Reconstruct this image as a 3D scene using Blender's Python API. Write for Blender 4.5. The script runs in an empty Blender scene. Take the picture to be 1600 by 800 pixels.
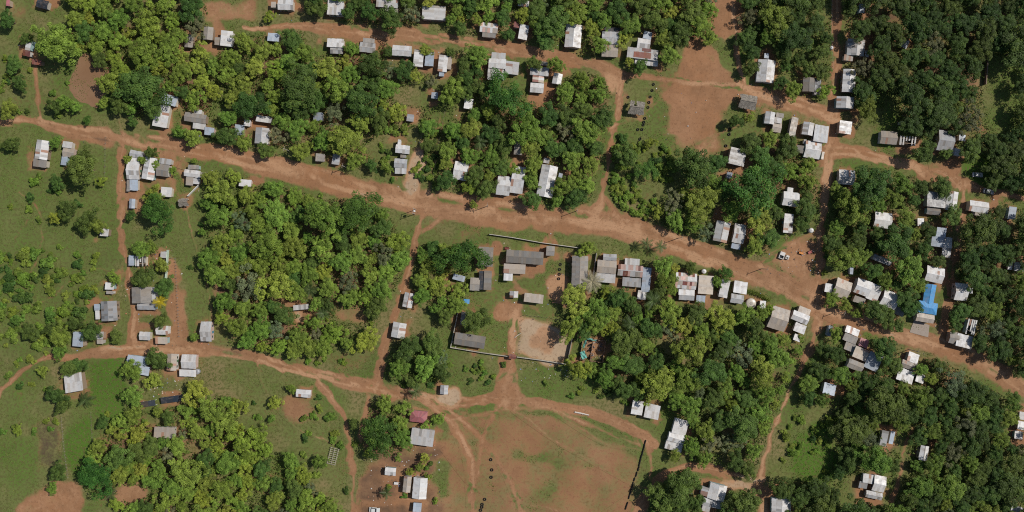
import bpy, bmesh, math, random
import numpy as np
from mathutils import Vector, Matrix

# ------------------------------------------------------------------ scene, camera, sky, sun, exposure
SC = bpy.context.scene
COL = SC.collection
H = 300.0            # drone height above the ground (m)
S = 0.25             # metres per photograph pixel on the ground
R_ = math.radians
cam_d = bpy.data.cameras.new('camera')
cam = bpy.data.objects.new('camera', cam_d)
COL.objects.link(cam)
cam.location = (0, 0, H)
cam.rotation_euler = (0, 0, 0)
cam_d.sensor_fit = 'HORIZONTAL'
cam_d.angle = 2 * math.atan(800 * S / H)
cam_d.clip_end = 20000
cam_d.clip_start = 1
SC.camera = cam

SUN_EL, SUN_AZ = R_(50), R_(20)          # azimuth measured from +X (right of picture) towards +Y (top)
sd = Vector((math.cos(SUN_EL) * math.cos(SUN_AZ), math.cos(SUN_EL) * math.sin(SUN_AZ), math.sin(SUN_EL)))
W = bpy.data.worlds.new('World'); SC.world = W; W.use_nodes = True
nt = W.node_tree
sky = nt.nodes.new('ShaderNodeTexSky'); sky.sky_type = 'NISHITA'; sky.sun_disc = False
sky.sun_elevation = SUN_EL; sky.sun_rotation = math.atan2(sd.x, sd.y); sky.altitude = 300
sky.air_density = 1.0; sky.dust_density = 1.2
nt.links.new(sky.outputs[0], nt.nodes['Background'].inputs[0])
nt.nodes['Background'].inputs[1].default_value = 0.074
sun_d = bpy.data.lights.new('sun', 'SUN'); sun_d.energy = 4.2; sun_d.angle = R_(0.55); sun_d.color = (1.0, 0.94, 0.86)
sun = bpy.data.objects.new('sun', sun_d); COL.objects.link(sun)
sun.rotation_euler = sd.to_track_quat('Z', 'Y').to_euler()
sun.location = sd * 400
SC.view_settings.view_transform = 'Standard'; SC.view_settings.look = 'None'
SC.view_settings.exposure = -0.12; SC.view_settings.gamma = 1.0; SC.view_settings.use_curve_mapping = False
SC.render.engine = 'CYCLES'
SC.cycles.max_bounces = 5; SC.cycles.diffuse_bounces = 3; SC.cycles.transmission_bounces = 3
SC.cycles.use_denoising = False
SC.cycles.filter_width = 1.1

rnd = random.Random(11)
NP = np.random.default_rng(5)

def world(px, py, z=0.0):
    k = S * (H - z) / H
    return ((px - 800) * k, (400 - py) * k)

# ------------------------------------------------------------------ object helpers
def mesh_np(name, V, F, attrs=None, smooth=False):
    """V (n,3); F (m,k) with constant k, or list of tuples"""
    me = bpy.data.meshes.new(name)
    if isinstance(F, np.ndarray):
        n, k = F.shape
        me.vertices.add(len(V)); me.vertices.foreach_set('co', np.asarray(V, dtype=np.float32).ravel())
        me.loops.add(n * k); me.loops.foreach_set('vertex_index', F.astype(np.int32).ravel())
        me.polygons.add(n); me.polygons.foreach_set('loop_start', np.arange(0, n * k, k, dtype=np.int32))
        me.polygons.foreach_set('loop_total', np.full(n, k, dtype=np.int32))
        me.update(calc_edges=True); me.validate()
    else:
        me.from_pydata([tuple(v) for v in V], [], [tuple(f) for f in F]); me.update()
    for an, (typ, data) in (attrs or {}).items():
        a = me.attributes.new(an, typ, 'POINT')
        a.data.foreach_set('value' if typ == 'FLOAT' else 'color', np.asarray(data, dtype=np.float32).ravel())
    if smooth:
        me.polygons.foreach_set('use_smooth', np.ones(len(me.polygons), dtype=bool))
    return me

def obj(name, me, mat=None, parent=None, loc=None, rotz=None, scale=None):
    o = bpy.data.objects.new(name, me)
    COL.objects.link(o)
    if mat is not None and me is not None and not me.materials:
        me.materials.append(mat)
    if parent is not None: o.parent = parent
    if loc is not None: o.location = loc
    if rotz is not None: o.rotation_euler = (0, 0, rotz)
    if scale is not None: o.scale = scale
    return o

def thing(name, label, cat, loc=(0, 0, 0), rotz=0.0, group=None):
    o = obj(name, None, None, None, loc, rotz)
    o.empty_display_size = 0.3
    return tag(o, label, cat, group)

def tag(o, label, cat, group=None, kind=None):
    if label: o['label'] = label
    if cat: o['category'] = cat
    if group: o['group'] = group
    if kind: o['kind'] = kind
    return o

class MB:
    """collects boxes / tubes / quads of one mesh, with a tint per vertex"""
    def __init__(s): s.v = []; s.f = []; s.t = []
    def add(s, vs, fs, tint=(1, 1, 1)):
        b = len(s.v); s.v += [tuple(v) for v in vs]; s.f += [tuple(i + b for i in f) for f in fs]
        s.t += [(tint[0], tint[1], tint[2], 1.0)] * len(vs)
    def hexa(s, p, tint=(1, 1, 1)):      # 8 points: bottom 4 ccw, top 4 ccw
        s.add(p, [(3, 2, 1, 0), (4, 5, 6, 7), (0, 1, 5, 4), (1, 2, 6, 5), (2, 3, 7, 6), (3, 0, 4, 7)], tint)
    def box(s, cx, cy, cz, sx, sy, sz, rz=0.0, tint=(1, 1, 1), taper=1.0):
        c, n = math.cos(rz), math.sin(rz); p = []
        for z, k in ((-.5, 1.0), (.5, taper)):
            for x, y in ((-.5, -.5), (.5, -.5), (.5, .5), (-.5, .5)):
                X, Y = x * sx * k, y * sy * k
                p.append((cx + X * c - Y * n, cy + X * n + Y * c, cz + z * sz))
        s.hexa(p, tint)
    def tube(s, a, b, ra, rb, n=6, tint=(1, 1, 1), cap=True):
        a = Vector(a); b = Vector(b); d = (b - a).normalized()
        u = d.orthogonal().normalized(); w = d.cross(u)
        vs = []
        for p, r in ((a, ra), (b, rb)):
            for i in range(n):
                t = 2 * math.pi * i / n
                vs.append(p + (u * math.cos(t) + w * math.sin(t)) * r)
        fs = [(i, (i + 1) % n, n + (i + 1) % n, n + i) for i in range(n)]
        if cap: fs += [tuple(range(n - 1, -1, -1)), tuple(range(n, 2 * n))]
        s.add(vs, fs, tint)
    def lathe(s, prof, n=16, tint=(1, 1, 1), c=(0, 0, 0)):
        vs = []
        for r, z in prof:
            for i in range(n):
                t = 2 * math.pi * i / n; vs.append((c[0] + r * math.cos(t), c[1] + r * math.sin(t), c[2] + z))
        fs = []
        for j in range(len(prof) - 1):
            for i in range(n):
                fs.append((j * n + i, j * n + (i + 1) % n, (j + 1) * n + (i + 1) % n, (j + 1) * n + i))
        fs.append(tuple(range((len(prof) - 1) * n, len(prof) * n)))
        s.add(vs, fs, tint)
    def mesh(s, name, smooth=False):
        return mesh_np(name, s.v, s.f, {'tint': ('FLOAT_COLOR', s.t)}, smooth)
    def build(s, name, mat, parent=None, smooth=False, **k):
        return obj(name, s.mesh(name, smooth), mat, parent, **k)

# ------------------------------------------------------------------ materials
def new_mat(name):
    m = bpy.data.materials.new(name); m.use_nodes = True
    n = m.node_tree.nodes; l = m.node_tree.links
    return m, n, l, n['Principled BSDF']

def N(n, typ, **k):
    x = n.new(typ)
    for a, b in k.items(): setattr(x, a, b)
    return x

def noise(n, l, vec, scale, detail=4, rough=0.55, dist=0.0):
    x = N(n, 'ShaderNodeTexNoise'); x.inputs['Scale'].default_value = scale; x.inputs['Detail'].default_value = detail
    x.inputs['Roughness'].default_value = rough; x.inputs['Distortion'].default_value = dist
    if vec is not None: l.new(vec, x.inputs['Vector'])
    return x.outputs['Fac']

def math_(n, l, op, a, b=None, c=None, clamp=False):
    x = N(n, 'ShaderNodeMath', operation=op, use_clamp=clamp)
    for i, v in enumerate((a, b, c)):
        if v is None: continue
        if isinstance(v, (int, float)): x.inputs[i].default_value = v
        else: l.new(v, x.inputs[i])
    return x.outputs[0]

def smooth(n, l, v, lo, hi, tlo=0.0, thi=1.0):
    x = N(n, 'ShaderNodeMapRange', interpolation_type='SMOOTHSTEP')
    l.new(v, x.inputs[0])
    for i, q in enumerate((lo, hi, tlo, thi)): x.inputs[i + 1].default_value = q
    return x.outputs[0]

def mix(n, l, f, a, b, mode='MIX'):
    x = N(n, 'ShaderNodeMix', data_type='RGBA', blend_type=mode)
    for sock, v in ((x.inputs[0], f), (x.inputs[6], a), (x.inputs[7], b)):
        if isinstance(v, (int, float)): sock.default_value = v
        elif isinstance(v, tuple): sock.default_value = (*v, 1.0)
        else: l.new(v, sock)
    return x.outputs[2]

def ground_material():
    m, n, l, bs = new_mat('earth_and_grass')
    pos = N(n, 'ShaderNodeNewGeometry').outputs['Position']
    at = N(n, 'ShaderNodeAttribute', attribute_name='cover')
    sep = N(n, 'ShaderNodeSeparateColor'); l.new(at.outputs['Color'], sep.inputs[0])
    soil, track, lush = sep.outputs[0], sep.outputs[1], sep.outputs[2]
    dark = at.outputs['Alpha']
    n1 = noise(n, l, pos, 0.035, 5); n2 = noise(n, l, pos, 0.16, 6, 0.62); n3 = noise(n, l, pos, 0.9, 6, 0.7)
    n4 = noise(n, l, pos, 2.8, 4, 0.7); n5 = noise(n, l, pos, 0.45, 5, 0.6, 0.6)
    # grass: straw - olive - lush green
    lf = math_(n, l, 'ADD', lush, math_(n, l, 'MULTIPLY_ADD', n2, 0.9, -0.45))
    g1 = mix(n, l, smooth(n, l, lf, 0.15, 0.62), (0.215, 0.175, 0.080), (0.122, 0.158, 0.042))
    g2 = mix(n, l, smooth(n, l, lf, 0.55, 1.05), g1, (0.078, 0.158, 0.020))
    g3 = mix(n, l, smooth(n, l, n3, 0.46, 0.60), g2, (0.108, 0.112, 0.036))
    g4 = mix(n, l, smooth(n, l, n4, 0.56, 0.68, 0, 0.7), g3, (0.19, 0.165, 0.095))
    # soil: red-brown, paler where wheels pass, brown humus
    s1 = mix(n, l, smooth(n, l, n1, 0.35, 0.65), (0.318, 0.160, 0.080), (0.338, 0.186, 0.102))
    s2 = mix(n, l, smooth(n, l, n2, 0.38, 0.70), s1, (0.262, 0.138, 0.072))
    tf = math_(n, l, 'ADD', track, math_(n, l, 'MULTIPLY_ADD', n5, 0.8, -0.42))
    s3 = mix(n, l, smooth(n, l, tf, 0.25, 0.75), s2, (0.430, 0.250, 0.142))
    s3 = mix(n, l, smooth(n, l, tf, 0.95, 1.5), s3, (0.43, 0.315, 0.21))
    s4 = mix(n, l, smooth(n, l, n3, 0.52, 0.66, 0, 0.55), s3, (0.16, 0.08, 0.043))
    s5 = mix(n, l, smooth(n, l, n4, 0.58, 0.70, 0, 0.5), s4, (0.36, 0.25, 0.17))
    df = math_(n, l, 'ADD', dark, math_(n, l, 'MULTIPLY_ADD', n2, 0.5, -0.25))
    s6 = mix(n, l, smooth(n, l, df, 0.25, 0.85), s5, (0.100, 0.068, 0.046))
    # border between them broken up by noise
    sf = math_(n, l, 'ADD', soil, math_(n, l, 'MULTIPLY_ADD', n2, 0.80, -0.40))
    sf = math_(n, l, 'ADD', sf, math_(n, l, 'MULTIPLY_ADD', n3, 0.50, -0.25))
    f = smooth(n, l, sf, 0.30, 0.70)
    c = mix(n, l, f, g4, s6)
    c = mix(n, l, smooth(n, l, noise(n, l, pos, 0.06, 6, 0.68, 0.3), 0.35, 0.7, 0.0, 0.5), c, mix(n, l, 1.0, c, (0.72, 0.74, 0.72), 'MULTIPLY'))
    l.new(c, bs.inputs['Base Color'])
    bs.inputs['Roughness'].default_value = 0.95; bs.inputs['Specular IOR Level'].default_value = 0.12
    hgt = math_(n, l, 'ADD', math_(n, l, 'MULTIPLY', n3, 0.35), math_(n, l, 'MULTIPLY', n4, 0.16))
    b = N(n, 'ShaderNodeBump'); b.inputs['Strength'].default_value = 0.55; b.inputs['Distance'].default_value = 0.35
    l.new(hgt, b.inputs['Height']); l.new(b.outputs[0], bs.inputs['Normal'])
    return m

def leaf_material(name, trans=0.32, rough=0.6):
    m, n, l, bs = new_mat(name)
    oi = N(n, 'ShaderNodeObjectInfo')
    at = N(n, 'ShaderNodeAttribute', attribute_name='tone'); tone = at.outputs['Fac']
    pos = N(n, 'ShaderNodeNewGeometry').outputs['Position']
    nn = noise(n, l, pos, 0.35, 3)
    k = math_(n, l, 'MULTIPLY_ADD', tone, 1.05, 0.48)
    k = math_(n, l, 'MULTIPLY', k, math_(n, l, 'MULTIPLY_ADD', nn, 0.5, 0.75))
    c1 = mix(n, l, 1.0, oi.outputs['Color'], k, 'MULTIPLY')
    c2 = mix(n, l, smooth(n, l, tone, 0.62, 0.98, 0, 0.4), c1, (0.190, 0.205, 0.022))
    l.new(c2, bs.inputs['Base Color'])
    bs.inputs['Roughness'].default_value = rough; bs.inputs['Specular IOR Level'].default_value = 0.25
    tr = N(n, 'ShaderNodeBsdfTranslucent')
    c3 = mix(n, l, 0.5, c2, (0.17, 0.20, 0.012)); l.new(c3, tr.inputs['Color'])
    ms = N(n, 'ShaderNodeMixShader'); ms.inputs[0].default_value = trans
    l.new(bs.outputs[0], ms.inputs[1]); l.new(tr.outputs[0], ms.inputs[2])
    l.new(ms.outputs[0], n['Material Output'].inputs['Surface'])
    return m

def tinted_material(name, rough=0.6, spec=0.3, dirt=0.25, dscale=0.7, dcol=(0.22, 0.15, 0.10), metallic=0.0, bump=0.0):
    """colour comes from the 'tint' attribute of the pieces; grime and streaks from noise"""
    m, n, l, bs = new_mat(name)
    at = N(n, 'ShaderNodeAttribute', attribute_name='tint')
    pos = N(n, 'ShaderNodeNewGeometry').outputs['Position']
    a = noise(n, l, pos, dscale, 6, 0.65, 0.4); b = noise(n, l, pos, dscale * 6, 4, 0.7)
    c = mix(n, l, smooth(n, l, a, 0.48, 0.78, 0, dirt), at.outputs['Color'], dcol)
    c = mix(n, l, smooth(n, l, b, 0.35, 0.75, 0.0, 0.28), c, mix(n, l, 1.0, c, (0.55, 0.55, 0.56), 'MULTIPLY'))
    l.new(c, bs.inputs['Base Color'])
    l.new(smooth(n, l, a, 0.3, 0.8, rough - 0.12, rough + 0.2), bs.inputs['Roughness'])
    bs.inputs['Specular IOR Level'].default_value = spec; bs.inputs['Metallic'].default_value = metallic
    if bump:
        bp = N(n, 'ShaderNodeBump'); bp.inputs['Strength'].default_value = bump; bp.inputs['Distance'].default_value = 0.05
        l.new(b, bp.inputs['Height']); l.new(bp.outputs[0], bs.inputs['Normal'])
    return m

M_GROUND = ground_material()
M_LEAF = leaf_material('leaves')
M_PALM = leaf_material('palm_leaves', 0.25, 0.45)
M_SHEET = tinted_material('roof_sheet', 0.5, 0.4, 0.55, 0.8, (0.27, 0.20, 0.145))
M_TILE = tinted_material('fibre_cement', 0.9, 0.15, 0.5, 0.5, (0.15, 0.13, 0.11), bump=0.3)
M_WALL = tinted_material('wall_plaster', 0.9, 0.2, 0.35, 0.8)
M_WOOD = tinted_material('weathered_wood', 0.9, 0.15, 0.4, 1.5, (0.12, 0.09, 0.06), bump=0.4)
M_THATCH = tinted_material('palm_thatch', 1.0, 0.05, 0.5, 2.0, (0.16, 0.13, 0.09), bump=0.6)
M_BARK = tinted_material('bark', 0.95, 0.1, 0.5, 2.0, (0.07, 0.05, 0.035), bump=0.5)
M_PAINT = tinted_material('paint', 0.35, 0.5, 0.15, 1.5)
M_RUBBER = tinted_material('rubber', 0.85, 0.2, 0.35, 2.0, (0.12, 0.08, 0.06))
M_GLASS = tinted_material('dark_glass', 0.12, 0.6, 0.0)
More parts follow.
